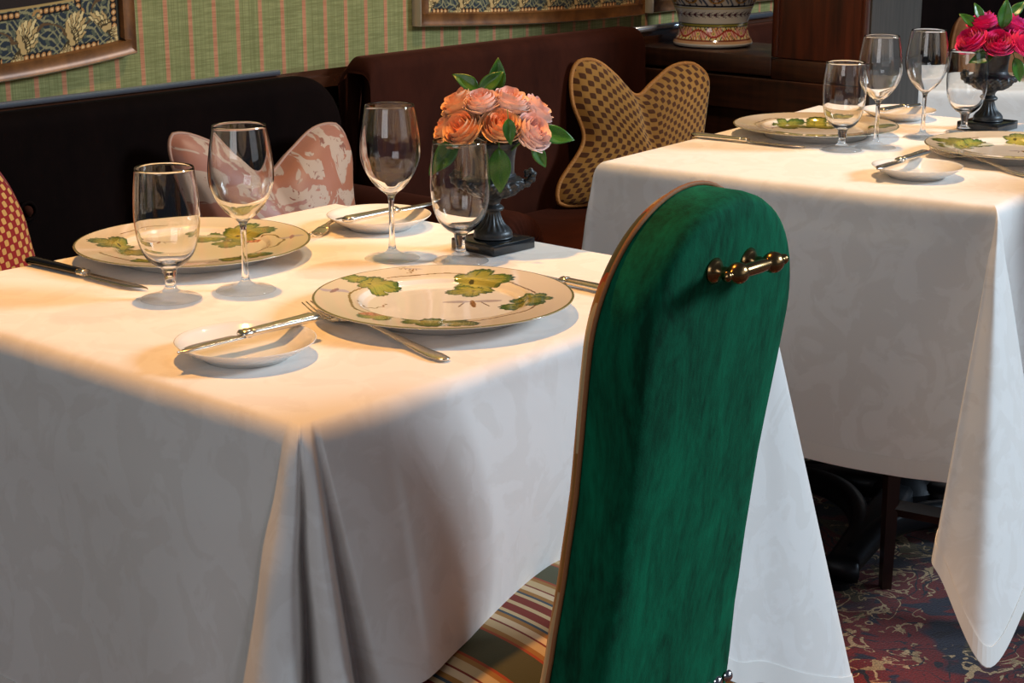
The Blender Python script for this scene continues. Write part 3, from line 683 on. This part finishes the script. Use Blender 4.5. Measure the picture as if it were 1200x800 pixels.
# ------------------------------------------------------------------ painted vase on the divider
def vase():
    prof = [(.0, .000), (.080, .000), (.090, .003), (.0925, .008), (.090, .014), (.086, .020), (.0825, .028), (.080, .038), (.079, .047), (.0795, .051), (.080, .055), (.0825, .064), (.087, .078), (.0915, .090),
            (.0935, .095), (.0965, .101), (.103, .115), (.108, .132), (.112, .155), (.116, .19), (.112, .24), (.095, .29), (.07, .32), (.06, .345), (.07, .37), (.066, .37), (.054, .345), (.0, .33)]
    P = np.array(prof); d = np.r_[0, np.cumsum(np.linalg.norm(np.diff(P, axis=0), axis=1))]; s = np.linspace(0, d[-1], 260)
    R = np.interp(s, d, P[:, 0]); Z = np.interp(s, d, P[:, 1]); seg = 420
    V, F = lathe(list(zip(R, Z)), seg)
    th = np.linspace(0, 2*PI, seg, endpoint=False); TH, ZZ = np.meshgrid(th, Z); C = np.empty(TH.shape+(3,)); C[:] = lin((222, 212, 196))
    def put(m, c): C[m] = lin(c)
    X = TH*.085
    put((ZZ > .010) & (ZZ < .018), (196, 150, 110)); put((ZZ > .0165) & (ZZ < .0195), (120, 60, 40))
    b = (ZZ >= .0195) & (ZZ <= .047); put(b, (226, 206, 160))
    per = 2*PI*.085/14; u = (X % per)/per-.5; v = (ZZ-.033)/.0135
    up = np.where((np.floor(X/per) % 2) > 0, 1, -1)
    q = np.hypot(u*2.0, v*.9); an = np.arctan2(v*up, u*2)
    put(b & (np.sin(u*28+v*4*up) > .5), (226, 180, 84)); put(b & (np.sin(u*20-v*5*up+1) > .72), (52, 84, 44))
    wv = np.sin(X/per*PI)*.62; dv = v-wv; sd = np.sign(np.sin(X/per*PI))
    put(b & (v*sd < wv*sd) & (np.abs(dv) < .9), (226, 168, 150)); put(b & (v*sd < wv*sd) & (np.sin(X*900+v*7) > .35), (196, 88, 74))
    put(b & (np.abs(dv) < .17), (160, 44, 34)); put(b & (q < .26), (226, 196, 110)); put(b & (q < .12), (60, 90, 50))
    put((ZZ > .047) & (ZZ < .049), (40, 44, 50)); put((ZZ >= .049) & (ZZ < .0525), (150, 140, 60)); put((ZZ >= .0525) & (ZZ < .0545), (60, 64, 40))
    g = (ZZ > .068) & (ZZ < .084); p2 = 2*PI*.085/34; u2 = (X % p2)/p2-.5
    put(g & (np.abs(ZZ-.0755) < .0009), (84, 46, 56)); put(g & (np.abs(np.abs(ZZ-.0755)-.006*(u2+.5)) < .0016*(1-np.abs(u2)*1.2)) , (84, 46, 56))
    put((ZZ > .0885) & (ZZ < .0915), (196, 168, 70)); put((ZZ >= .093) & (ZZ < .0965), (34, 36, 44))
    w = (ZZ >= .0965) & (ZZ < .30); put(w, (206, 196, 180)); p3 = 2*PI*.1/12; u3 = (X % p3)/p3-.5; v3 = ((ZZ-.0965) % .034)/.034-.5
    q = np.hypot(u3*1.6, v3*1.3); an = np.arctan2(v3, u3)
    put(w & (np.sin(u3*22+v3*9) > .6), (70, 78, 96)); put(w & (np.abs(q-.48-.12*an/PI) < .07), (170, 120, 56)); put(w & (np.abs(q-.38-.1*an/PI) < .03), (36, 40, 58)); put(w & (q < .24) & (np.sin(an*5) > 0), (150, 74, 40)); put(w & (q < .1), (30, 36, 60))
    m = painted('glazed_majolica', .14, .7).m
    o = mesh('painted_vase', V, F, m, col=C.reshape(-1, 3)); o.location = (3.426, 2.343, .8375); o.scale = (1.03, 1.03, 1.03); o.rotation_euler = (0, 0, .4)
    tag(o, 'large painted majolica vase on the wooden divider, cut off by the top edge', 'vase')
vase()

# ------------------------------------------------------------------ plates
PLATE_M = painted('painted_porcelain', .10, .8).m
def leaf_mask(x, y, cx, cy, s, rot, lobes=5):
    c, d = math.cos(rot), math.sin(rot); u = ((x-cx)*c+(y-cy)*d)/s; v = (-(x-cx)*d+(y-cy)*c)/s
    r = np.hypot(u, v); a = np.arctan2(v, u)
    lob = .52+.48*np.abs(np.cos(a*lobes/2.0))**.5; lob = lob*(.72+.28*np.cos(a))*1.15
    edge = lob*(1+.035*np.sin(a*31)); return r/np.maximum(edge, .02), a, r
def paint_plate(x, y, leaves, vines, bugs, tint):
    """x, y in plate radii"""
    C = np.empty(x.shape+(3,)); C[:] = lin((238, 233, 222)); r = np.hypot(x, y)
    def put(m, c): C[m] = lin(c)
    put(r > .655, tint)
    for (ax_, ay_, rr, a0, a1, w) in vines:
        an = np.degrees(np.arctan2(y-ay_, x-ax_)) % 360; q = np.hypot(x-ax_, y-ay_); span = ((an-a0) % 360) < ((a1-a0) % 360)
        put(span & (np.abs(q-rr-.012*np.sin(np.radians(an)*9)) < w), (140, 110, 60))
    for (cx, cy, s, rot, lob, warm) in leaves:
        m, a, rr = leaf_mask(x, y, cx, cy, s, rot, lob); ins = m < 1
        if not ins.any(): continue
        g1 = np.array(lin((140, 142, 60) if warm else (108, 126, 62))); g2 = np.array(lin((58, 92, 42))); g3 = np.array(lin((196, 184, 86)))
        k = np.clip(m, 0, 1)[..., None]; base = g3*(1-k)**1.3+g1*(1-(1-k)**1.3)
        base = np.where(k > .80, base*.35+g2*.65, base)
        ve = np.abs(np.sin(a*lob/2.0+0.0)); vein = (ve < .10) & (rr > .06); rib = (np.abs(np.sin(a*lob*2+rr*9)) < .16)
        base = np.where(rib[..., None], base*.75+g2*.25, base); base = np.where(vein[..., None], base*.45+g2*.55, base)
        C[ins] = base[ins]; put((m >= .94) & (m < 1), (44, 74, 44)); put(rr < .07, (88, 84, 40))
    for (cx, cy, s, rot, kind) in bugs:
        c, d = math.cos(rot), math.sin(rot); u = ((x-cx)*c+(y-cy)*d)/s; v = (-(x-cx)*d+(y-cy)*c)/s
        if kind == 'fly':
            for q in (-1, 1):
                put(((np.abs(u)-.55)/.5)**2+((v-.1*q*0-.12)/.16)**2 < 1, (186, 176, 176))
            put((u/.10)**2+((v+.2)/.5)**2 < 1, (150, 108, 60)); put((np.abs(np.abs(u)-(.3+.4*(-v))) < .03) & (v < 0) & (v > -.6), (120, 90, 60))
        elif kind == 'moth':
            put((u/.9)**2+((v-.25*np.sin(u*3))/.32)**2 < 1, (196, 184, 200)); put(np.abs(v-.3*u) < .05*(np.abs(u) < .9), (120, 104, 120)) if False else None
            put((u/.16)**2+(v/.6)**2 < 1, (150, 120, 130))
        else:
            put((u)**2+(v/.55)**2 < 1, (206, 140, 110)); put(((u)**2+(v/.55)**2 < 1) & (np.sin(u*12) > .4), (176, 100, 80))
    put((r > .978), (104, 104, 52)); put((r > .994), (168, 158, 120))
    return C
def charger(R, spec, label, loc, res=1.0, rz=-49):
    # underside, foot, then the top surface from rim to centre
    k = R/.153
    und = [(.0, .005), (.088, .005), (.092, .0), (.096, .0), (.099, .009), (.118, .0145), (.146, .0195), (.1525, .0212)]
    top = [(.153, .0224), (.151, .0228), (.140, .0218), (.120, .0199), (.104, .0186), (.100, .0176), (.095, .0128), (.089, .0108), (.06, .0102), (.03, .0100), (.0, .0100)]
    P = np.array(top); d = np.r_[0, np.cumsum(np.linalg.norm(np.diff(P, axis=0), axis=1))]; s = np.linspace(0, d[-1], int(130*res))
    R_ = np.r_[[p[0] for p in und], np.interp(s, d, P[:, 0])]*k; Z_ = np.r_[[p[1] for p in und], np.interp(s, d, P[:, 1])]
    V, F = lathe(list(zip(R_, Z_)), int(560*res)); V = np.array(V)
    C = paint_plate(V[:, 0]/R, V[:, 1]/R, *spec); nu = len(und)*int(560*res); C[:nu] = lin((232, 229, 224))
    o = mesh('charger_plate', V, F, PLATE_M, col=C); o.location = (*loc, .7508); o.rotation_euler = (0, 0, math.radians(rz))
    return tag(o, label, 'plate')
TINT = (231, 219, 196)
spec1 = ([(.20, .60, .30, .0, 5, 1), (.22, .42, .20, 3.4, 5, 1), (.70, -.02, .25, 3.5, 5, 0), (.62, -.10, .16, .6, 5, 0), (-.60, .42, .22, .2, 5, 1), (-.70, .52, .14, 2.6, 3, 0), (-.14, -.68, .30, .05, 5, 0), (-.42, -.60, .17, 2.9, 3, 1), (.12, -.82, .15, 0, 3, 0)],
         [(0, 0, .72, 130, 232, .010), (0, 0, .70, 10, 52, .009), (0, 0, .76, 70, 128, .009), (0, 0, .74, 285, 345, .009), (-.55, -.02, .10, 200, 20, .008), (-.36, .80, .07, 300, 120, .008)],
         [(.22, .07, .22, .1, 'fly'), (-.85, .16, .13, -.3, 'moth'), (-.50, -.50, .11, .1, 'berry'), (-.28, .86, .07, 0, 'fly')], TINT)
spec2 = ([(.30, .50, .30, .05, 5, 1), (.10, .42, .20, 2.8, 5, 0), (.28, .26, .18, 4.6, 5, 1), (-.64, .02, .24, 3.0, 5, 0), (-.52, -.12, .17, -.6, 5, 0), (-.30, -.66, .16, -.3, 3, 0), (.56, -.52, .17, .45, 3, 0), (.40, -.66, .14, .4, 3, 0)],
         [(0, 0, .80, 210, 300, .010), (.42, .05, .34, 290, 70, .012), (-.1, .0, .70, 110, 150, .008), (0, 0, .74, 300, 330, .008)],
         [(-.32, .08, .16, 0, 'fly'), (.82, .20, .12, 0, 'moth'), (.46, .30, .08, 0, 'berry')], TINT)
spec3 = ([(-.28, .42, .34, -.5, 5, 0), (.05, .40, .36, .1, 5, 1), (.30, .34, .24, .2, 5, 1), (.74, -.12, .20, .4, 3, 0), (-.52, -.58, .16, -.4, 3, 0)], [(0, 0, .72, 120, 200, .010), (0, 0, .74, -60, -10, .009)], [(-.5, .2, .12, 0, 'moth')], TINT)
spec4 = ([(-.52, .30, .30, 2.8, 5, 1), (-.66, .05, .22, 3.8, 5, 1), (-.36, .44, .22, .2, 3, 0), (.18, .62, .26, 0, 5, 1), (.5, .1, .2, 1, 5, 0)], [(0, 0, .70, 110, 220, .012)], [(.1, 0, .15, 0, 'fly')], TINT)
charger(.153, spec1, 'large leaf-painted plate nearest the green chair', (1.408, 1.330))
charger(.156, spec2, 'large leaf-painted plate behind the near goblet and wine glass', (1.404, 1.785))
charger(.158, spec3, 'large leaf-painted plate by the divider, left rear on the far table', (2.862, 1.712), .7)
charger(.158, spec4, 'large leaf-painted plate cut off at the right edge on the far table', (2.880, 1.312), .7)

def bread_plate(label, loc, R=.0755):
    prof = [(0, .003), (.040, .003), (.043, 0), (.046, 0), (.049, .004), (.062, .0095), (.073, .0170), (.0752, .0190), (.0755, .0198), (.0745, .0200), (.070, .0165), (.060, .0108), (.050, .0066), (.045, .0054), (.03, .0050), (0, .0050)]
    V, F = lathe([(r*R/.0755, z) for r, z in prof], 96); o = mesh('bread_plate', V, F, PORC); o.location = (*loc, .7505)
    return tag(o, label, 'plate')
bp = bread_plate('small white bread plate at the front of the near table', (1.137, 1.365))
def plate_copy(loc, label):
    o = bp.copy(); COL.objects.link(o); o.location = (*loc, .7505); o['label'] = label; return o
plate_copy((1.703, 1.735), 'small white bread plate behind the tall wine glass, near table')
plate_copy((2.586, 1.347), 'small white bread plate at the front of the far table')
plate_copy((3.168, 1.700), 'small white bread plate at the back of the far table by the post')

# ------------------------------------------------------------------ cutlery (lying along local +X from handle end at origin)
def fork(label, p0, p1, z=.751):
    L = math.dist(p0, p1); o = thing('dinner_fork', label, 'fork', (*p0, z), math.atan2(p1[1]-p0[1], p1[0]-p0[0])); k = L/.20
    zz = lambda x: (.006*(1-x/.03)**2 if x < .03 else 0)+.0
    def prof(x):  # height of the centre line
        pts = [(0, .002), (.03, .0025), (.07, .007), (.115, .011), (.135, .0075), (.150, .003), (.165, .0018), (.185, .0045), (.20, .011)]
        return float(np.interp(x, [a for a, b in pts], [b for a, b in pts]))
    xs = np.linspace(0, .142, 40); P = cr([(x*k, 0, prof(x)) for x in np.linspace(0, .142, 14)], 3)
    wid = lambda x: float(np.interp(x, [0, .004, .015, .05, .09, .115, .128, .138, .142], [.003, .008, .0105, .0065, .0035, .003, .0038, .0085, .0105]))
    n = len(P); V, F = sweep(P, [(wid(.142*i/(n-1)), .0016+.0009*math.sin(PI*i/(n-1))) for i in range(n)], 10); mesh('handle', V, F, SILVER, o)
    P = [((.138+.022*q)*k, 0, prof(.138+.022*q)) for q in np.linspace(0, 1, 8)]
    parts = [sweep(P, [(.0090+.0030*math.sin(q*2), .0013) for q in np.linspace(0, 1, 8)], 10)]
    for i in range(4):
        y = (i-1.5)*.0063; P = [((.155+.045*q)*k, y*(1-.06*q), prof(.155+.045*q)) for q in np.linspace(0, 1, 9)]
        parts.append(sweep(P, [(.0019-.0011*q, .0013-.0006*q) for q in np.linspace(0, 1, 9)], 8))
    mesh('tines', *join(*parts), SILVER, o); return o
def knife(name, label, p0, p1, z=.751, z1=None, dark=False, hl=.46, cat='knife', flip=1):
    L = math.dist(p0, p1); o = thing(name, label, cat, (*p0, z), math.atan2(p1[1]-p0[1], p1[0]-p0[0]))
    if z1 is not None: o.rotation_euler = (0, -math.asin((z1-z)/L), o.rotation_euler[2])
    h = L*hl; s = np.linspace(0, 1, 22)
    P = [(h*q, 0, .0052) for q in s]; wid = [(.0105*min(1, (q*9+.25))**.5*(1-.30*q), .0050*min(1, (q*9+.3))**.5*(1-.18*q)) for q in s]
    mesh('handle', *sweep(P, wid, 16, power=.85), DARKH if dark else SILVER, o)
    P = [(h+q*.012, 0, .005) for q in (0, .2, .5, .8, 1)]; mesh('bolster', *sweep(P, [(.0074, .0044), (.0088, .0056), (.0072, .0046), (.0086, .0050), (.0062, .0030)], 14), SILVER, o)
    b0 = h+.010; n = 24; V = []; 
    for i in range(n+1):
        q = i/n; x = b0+(L-b0)*q; bk = .0085*(1-.0*q); top = .0085-(.0060*max(0, (q-.80)/.20)**1.8); bot = -.0095*math.sin(min(1, q*8+.2)*PI/2)-.0015*math.sin(q*PI)+.0165*max(0, (q-.62)/.38)**2.4
        if bot > top-.001: bot = top-.001
        V += [(x, top*flip, .0034), (x, (top+bot)/2*flip, .0042), (x, bot*flip, .0030), (x, (top+bot)/2*flip, .0018), (x, top*flip, .0022)]
    mesh('blade', V, grid_faces(n+1, 5, True)+[(0, 1, 2, 3, 4), tuple(n*5+i for i in range(5))[::-1]], STEEL, o); return o
DARKH = simple('silver_dark_reflection', (92, 84, 76), .2, 1.)  # silver darkened in colour to imitate a dark reflection
fork('gold-lit dinner fork between the front bread plate and near painted plate', (1.262, 1.188), (1.312, 1.458))
fork('dinner fork by the rear bread plate, near table', (1.757, 1.820), (1.570, 1.748))
fork('dinner fork at the right edge of the far table', (2.700, 1.200), (2.822, 1.440))
knife('dinner_knife', 'dinner knife half hidden between the near painted plate and green chair', (1.606, 1.200), (1.612, 1.430))
knife('dinner_knife', 'dinner knife with a dark reflection painted into its handle at the left table edge', (1.237, 1.920), (1.243, 1.676), dark=True)
knife('dinner_knife', 'dinner knife at the left rear edge of the far table', (2.690, 1.850+.03), (2.708, 1.640))
knife('butter_knife', 'butter knife laid across the bread plate at the front of the near table', (1.238, 1.362), (1.050, 1.372), .7705, .7700, hl=.50)
knife('butter_knife', 'butter knife laid across the bread plate behind the tall wine glass', (1.622, 1.722), (1.808, 1.722), .7705, .7700, hl=.5)
knife('butter_knife', 'butter knife laid across the bread plate at the front of the far table', (2.690, 1.385), (2.494, 1.375), .7705, .7700, hl=.5)
knife('butter_knife', 'butter knife laid across the bread plate beside the post on the far table', (3.095, 1.700), (3.255, 1.695), .7705, .7700, hl=.5)

# ------------------------------------------------------------------ glasses
def closed_profile(outer, inner): return outer+inner[::-1]
def make_wine():
    outer = cr([(.0, .0), (.034, .0), (.0355, .0012), (.033, .0024), (.018, .0052), (.0075, .0105), (.0045, .020), (.0036, .040), (.0036, .066), (.0042, .080), (.0075, .0875), (.0180, .0960), (.0300, .1110), (.0378, .1290), (.0400, .1420), (.0392, .1600), (.0362, .1820), (.0322, .2040)], 5)
    inner = cr([(.0, .0895), (.006, .0900), (.0170, .0982), (.0290, .1120), (.0367, .1295), (.0390, .1420), (.0383, .1600), (.0353, .1820), (.0314, .2040)], 6)
    prof = [tuple(p) for p in outer]+[(.0318, .2046)]+[tuple(p) for p in inner[::-1]]
    V, F = lathe(prof, 72); return glass_foot(mesh('wine_glass', V, F, GLASS), .0085, 9)
def make_goblet():
    outer = cr([(.0, .0), (.034, .0), (.0355, .0012), (.033, .0026), (.018, .0065), (.0085, .0120), (.0062, .0190), (.0072, .0270), (.0085, .0330), (.0100, .0375), (.0185, .0430), (.0290, .0540), (.0360, .0720), (.0392, .0950), (.0393, .1120), (.0380, .1350), (.0352, .1600)], 5)
    inner = cr([(.0, .0440), (.008, .0443), (.0180, .0468), (.0282, .0565), (.0350, .0735), (.0381, .0950), (.0383, .1120), (.0370, .1350), (.0343, .1600)], 6)
    prof = [tuple(p) for p in outer]+[(.0347, .1606)]+[tuple(p) for p in inner[::-1]]
    V, F = lathe(prof, 72); return glass_foot(mesh('water_goblet', V, F, GLASS), .0105, 9)
wg = make_wine(); wg.location = (1.330, 1.592, .7505); tag(wg, 'empty long-stemmed wine glass in front of the pink damask cushion', 'wine glass', 'wine glasses')
gb = make_goblet(); gb.location = (1.243, 1.628, .7505); tag(gb, 'empty short-stemmed goblet, leftmost on the near table', 'goblet', 'water goblets')
for src, loc, lab in [(wg, (1.574, 1.580), 'empty long-stemmed wine glass behind the nearest painted plate'), (wg, (2.812, 1.552), 'left one of the two tall wine glasses on the far table'), (wg, (2.972, 1.542), 'right one of the two tall wine glasses, nearer the pink roses'),
                      (gb, (1.622, 1.500), 'empty short-stemmed goblet in front of the peach rose urn'), (gb, (2.745, 1.585), 'short-stemmed goblet left of the wine glasses, far table'), (gb, (3.082, 1.511), 'short-stemmed goblet in front of the pink rose urn')]:
    o = src.copy(); COL.objects.link(o); o.location = (*loc, .7505); o['label'] = lab

# ------------------------------------------------------------------ urns with roses
def make_urn(label, loc, rz, hrot=math.radians(-40)):
    o = thing('metal_urn', label, 'urn', (*loc, .7505), rz)
    pl = box('plinth', (-.0405, .0405, -.0405, .0405, 0, .015), MARBLE, o, .0012, 2)
    pl['label'] = 'square black plinth'
    prof = cr([(.0, .016), (.025, .016), (.0265, .018), (.0262, .023), (.0235, .027), (.016, .034), (.0112, .043), (.0095, .051), (.013, .053), (.0150, .056), (.0130, .059), (.0095, .062), (.0110, .067), (.0150, .0705)], 4)
    V = []; seg = 96
    for r, z in prof:
        for k in range(seg):
            q = 2*PI*k/seg; g = 1+.06*math.cos(q*16)*(1 if .027 < z < .05 else 0); V.append((max(r, 1e-4)*g*math.cos(q), max(r, 1e-4)*g*math.sin(q), z))
    mesh('foot', V, grid_faces(len(prof), seg, True), PEWTER, o)
    prof = cr([(.0, .0705), (.0150, .0705), (.026, .0735), (.0350, .0800), (.0395, .0870), (.0415, .0925), (.0400, .0960), (.0345, .0985), (.0305, .1010)], 6)
    V = []
    for i, (r, z) in enumerate(prof):
        for k in range(seg):
            q = 2*PI*k/seg; g = 1+(.045*math.cos(q*14+z*300)+.035*math.cos(q*23-z*800)) * (1 if .072 < z < .0955 else 0); V.append((max(r, 1e-4)*g*math.cos(q), max(r, 1e-4)*g*math.sin(q), z))
    mesh('bowl', V, grid_faces(len(prof), seg, True), PEWTER, o)
    prof = cr([(.0300, .1000), (.0315, .1020), (.0295, .1045), (.0290, .1100), (.0298, .1250), (.0325, .1390), (.0370, .1455), (.0385, .1475), (.0375, .1490), (.0340, .1480), (.0300, .1380), (.0, .1340)], 5)
    mesh('cup', *lathe([tuple(p) for p in prof], 64), PEWTER, o)
    for s in (-1, 1):
        P = cr([(s*.037, 0, .086), (s*.047, 0, .090), (s*.0545, 0, .098), (s*.052, 0, .105), (s*.046, 0, .103), (s*.0475, 0, .098)], 5); n = len(P)
        P = [(x*math.cos(hrot), x*math.sin(hrot), z) for x, y, z in P]; mesh('handle', *sweep(P, [.0062-.0028*i/n+.0012*math.sin(i*1.7) for i in range(n)], 10, (0, 1, 0)), PEWTER, o)
    return o
RIGHT = Vector((.656, -.755, 0)); NEAR = Vector((-.755, -.656, 0)); UP = Vector((0, 0, 1))
u1 = make_urn('dark metal urn on black plinth holding the peach roses', (1.708, 1.519), math.radians(-2))
u2 = dup(u1, (3.160, 1.500, .7505), math.radians(0), 'dark metal urn on black plinth holding the hot pink roses, far table'); u2.scale = (1.08, 1.08, 1.08)

def rose_mesh(name, seed, cin, cout, mat):
    rnd = random.Random(seed); V = []; F = []; C = []
    lay = [(2, .12, 1.14, .0, .7), (3, .24, 1.18, .01, .7), (3, .40, 1.20, .03, .78), (4, .56, 1.17, .06, .80), (5, .72, 1.08, .10, .80), (5, .86, .94, .14, .84), (5, .96, .72, .18, .84)]
    for li, (cnt, Rk, Hk, curl, wid) in enumerate(lay):
        ph = rnd.random()*6
        for c in range(cnt):
            th0 = ph+2*PI*c/cnt+rnd.uniform(-.2, .2); hh = Hk*rnd.uniform(.93, 1.06); W_ = wid*2.1*rnd.uniform(.9, 1.1) if li > 1 else 1.25; off = len(V); na, nb = 9, 8
            wob = rnd.random()*6; tw = .10
            for b in range(nb):
                q = b/(nb-1)
                for a in range(na):
                    s = -1+2*a/(na-1); ww = W_*(.45+.55*math.sin(min(1, q*1.6)*PI/2))*(1-.16*max(0, q-.7)*3.3)
                    th = th0+s*ww*.62; rad = Rk*(.20+.80*math.sin(min(1, q*1.5)*PI/2)**.8)*(1-.10*max(0, q-.6))+curl*q**4+tw*s*Rk*.9+.025*math.sin(s*5+wob)*q
                    z = hh*(q**1.15)*(1-.10*s*s*q)-curl*.8*q**6+.03*math.sin(s*4+wob)*q
                    V.append((rad*math.cos(th), rad*math.sin(th), z-.35))
                    k = li/6*.75+.25*q; C.append([cin[i]*(1-k)+cout[i]*k for i in range(3)])
            F += grid_faces(nb, na, off=off)
    me_o = mesh(name, V, F, mat, col=C); return me_o
PET = painted('rose_petal', .55, sheen=.15, sss=.0).m
SEPAL = LEAFM
def make_rose(seed, cin, cout, cat='rose'):
    o = rose_mesh('rose', seed, lin(cin), lin(cout), PET)
    V, F = lathe([(0, -.62), (.10, -.62), (.16, -.50), (.34, -.40), (.20, -.30), (0, -.28)], 14); mesh('calyx', V, F, SEPAL, o)
    V, F = sweep([(0, 0, -.6), (.02, 0, -1.1), (0, 0, -1.7)], [.07, .06, .05], 6, (0, 1, 0)); mesh('stem', V, F, STEMM, o)
    return o
def place_rose(proto, first, base, offs, r, label, group, spin):
    o = proto if first else None
    if not first:
        o = proto.copy(); COL.objects.link(o)
        for ch_ in proto.children: c2 = ch_.copy(); COL.objects.link(c2); c2.parent = o
    p = Vector(base)+RIGHT*offs[0]+UP*offs[1]+NEAR*offs[2]; o.location = p
    d = (p-(Vector(base)+UP*(-.035))).normalized(); o.rotation_mode = 'QUATERNION'
    from mathutils import Quaternion
    o.rotation_quaternion = d.to_track_quat('Z', 'Y') @ Quaternion((0, 0, 1), spin); o.scale = (r, r, r)
    tag(o, label, 'rose', group); return o
PE = [make_rose(1, (244, 152, 92), (252, 206, 154)), make_rose(2, (248, 178, 150), (254, 222, 204)), make_rose(3, (242, 176, 160), (252, 222, 212))]
base1 = (1.709, 1.516, .7505+.150); g1 = 'roses in the near urn'
rs = [(0, (-.040, .016, .042), .027, 'deep peach rose low at the front left of the near bouquet'), (0, (.008, .022, .048), .026, 'peach rose at the front centre of the near bouquet'),
      (2, (.046, .012, .036), .027, 'pale blush rose low at the front right of the near bouquet'), (0, (-.044, .044, .008), .026, 'peach rose high at the left of the near bouquet'),
      (1, (-.016, .050, .030), .023, 'small peach rose in the upper middle of the near bouquet'), (1, (.018, .048, .020), .026, 'light pink rose at the top of the near bouquet'),
      (2, (.050, .034, .0), .026, 'blush rose at the far right of the near bouquet'), (0, (-.060, .014, .012), .022, 'peach rose furthest left in the near bouquet'), (1, (.0, .040, -.026), .025, 'pink rose at the back of the near bouquet'),
      (1, (.030, .018, -.032), .024, 'rose hidden at the back right of the near bouquet')]
seen = set()
for i, (k, of, r, lab) in enumerate(rs):
    place_rose(PE[k], k not in seen, base1, of, r, lab, g1, i*1.3); seen.add(k)
PK = [make_rose(5, (190, 4, 84), (236, 30, 128)), make_rose(6, (200, 14, 110), (240, 70, 165))]
base2 = (3.160, 1.500, .7505+.151); g2 = 'roses in the far urn'
rs = [(0, (-.048, .020, .026), .030, 'hot pink rose at the left of the far bouquet'), (0, (-.004, .018, .046), .029, 'hot pink rose at the front centre of the far bouquet'), (0, (.043, .016, .032), .031, 'hot pink rose at the front right of the far bouquet'),
      (0, (-.022, .052, -.002), .029, 'hot pink rose at the top left of the far bouquet'), (1, (.034, .047, -.006), .030, 'magenta rose at the top right of the far bouquet'), (1, (.004, .026, -.036), .028, 'magenta rose at the back of the far bouquet'), (1, (.058, .024, -.020), .027, 'magenta rose at the right edge of the far bouquet')]
seen = set()
for i, (k, of, r, lab) in enumerate(rs):
    place_rose(PK[k], k not in seen, base2, of, r, lab, g2, i*1.7); seen.add(k)
# glossy foliage
def make_leaf():
    n, m = 14, 8; V = []
    for i in range(n+1):
        q = i/n; w = .27*math.sin(PI*min(1, q)**.85)**.9*(1-.15*q)+.004
        for j in range(m+1):
            s = -1+2*j/m; V.append((q, s*w, .10*abs(s)*w/.27-.20*q*q+.02*math.sin(q*9+s)))
    o = mesh('leaf', V, grid_faces(n+1, m+1), LEAFM); so = o.modifiers.new('thick', 'SOLIDIFY'); so.thickness = .012
    V, F = sweep([(-.35, 0, -.02), (0, 0, 0), (.5, 0, -.058), (.97, 0, -.195)], [.018, .016, .012, .005], 6); mesh('midrib', V, F, STEMM, o); return o
lf = make_leaf(); firstleaf = True
def place_leaf(base, of, to, L, label, roll=0):
    global firstleaf
    if firstleaf: o = lf; firstleaf = False
    else:
        o = lf.copy(); COL.objects.link(o)
        for c in lf.children: c2 = c.copy(); COL.objects.link(c2); c2.parent = o
    p = Vector(base)+RIGHT*of[0]+UP*of[1]+NEAR*of[2]; d = (RIGHT*to[0]+UP*to[1]+NEAR*to[2]).normalized()
    zax = (NEAR*.9+UP*.5-d*(NEAR*.9+UP*.5).dot(d)).normalized(); yax = zax.cross(d)
    M = Matrix((d, yax, zax)).transposed(); o.rotation_mode = 'QUATERNION'; o.rotation_quaternion = (M @ Matrix.Rotation(roll, 3, 'X')).to_quaternion()
    o.location = p; o.scale = (L, L, L); tag(o, label, 'leaf', 'bouquet leaves'); return o
for a in [((-.022, .066, .0), (-.8, .55, 0), .040, 'leaf pointing up left above the peach roses'), ((.002, .062, .0), (.05, 1, .1), .046, 'leaf standing upright above the peach roses'), ((-.020, .064, .012), (.6, .6, .1), .042, 'leaf lying across the top of the peach roses'),
          ((.006, -.002, .058), (.02, -1, .15), .060, 'broad leaf hanging over the front of the near urn'), ((.018, .040, .082), (.1, -1, .35), .034, 'small leaf between the middle and right peach roses'), ((.055, .012, .02), (1, -.12, .1), .052, 'leaf pointing right from the near bouquet'),
          ((.050, -.002, .03), (.5, -.8, .1), .036, 'leaf drooping under the blush rose, near bouquet'), ((-.048, .004, .045), (-.7, -.7, .2), .058, 'leaf drooping left behind the near goblet rim')]: place_leaf(base1, *a)
for a in [((-.040, .050, .01), (-.7, .6, 0), .040, 'leaf at upper left of the hot pink roses'), ((-.030, .062, .01), (-.35, .9, 0), .036, 'second leaf at the upper left of the hot pink roses'), ((.006, .048, .03), (.1, 1, .1), .056, 'pale upright leaf between the hot pink roses'),
          ((.030, .066, -.01), (.7, .8, 0), .042, 'leaf at the top right of the hot pink roses'), ((.030, -.006, .045), (.35, -1, .1), .050, 'leaf hanging below the right hot pink rose'), ((-.012, .0, .05), (-.9, -.2, .2), .05, 'leaf under the hot pink roses on the urn rim')]: place_leaf(base2, *a)

# ------------------------------------------------------------------ far end table setting
q = L3(1.36, 4.20)
o = bp.copy(); COL.objects.link(o); o.location = (q[0], q[1], .7505); o.scale = (1.7, 1.7, 1.1); o['label'] = 'pale plate on the end table, right of the pink rose urn'
q = L3(1.33, 4.06)
knife('dinner_knife', 'dark knife on the end table right of the pink rose urn', q, L3(1.55, 4.06), dark=True)
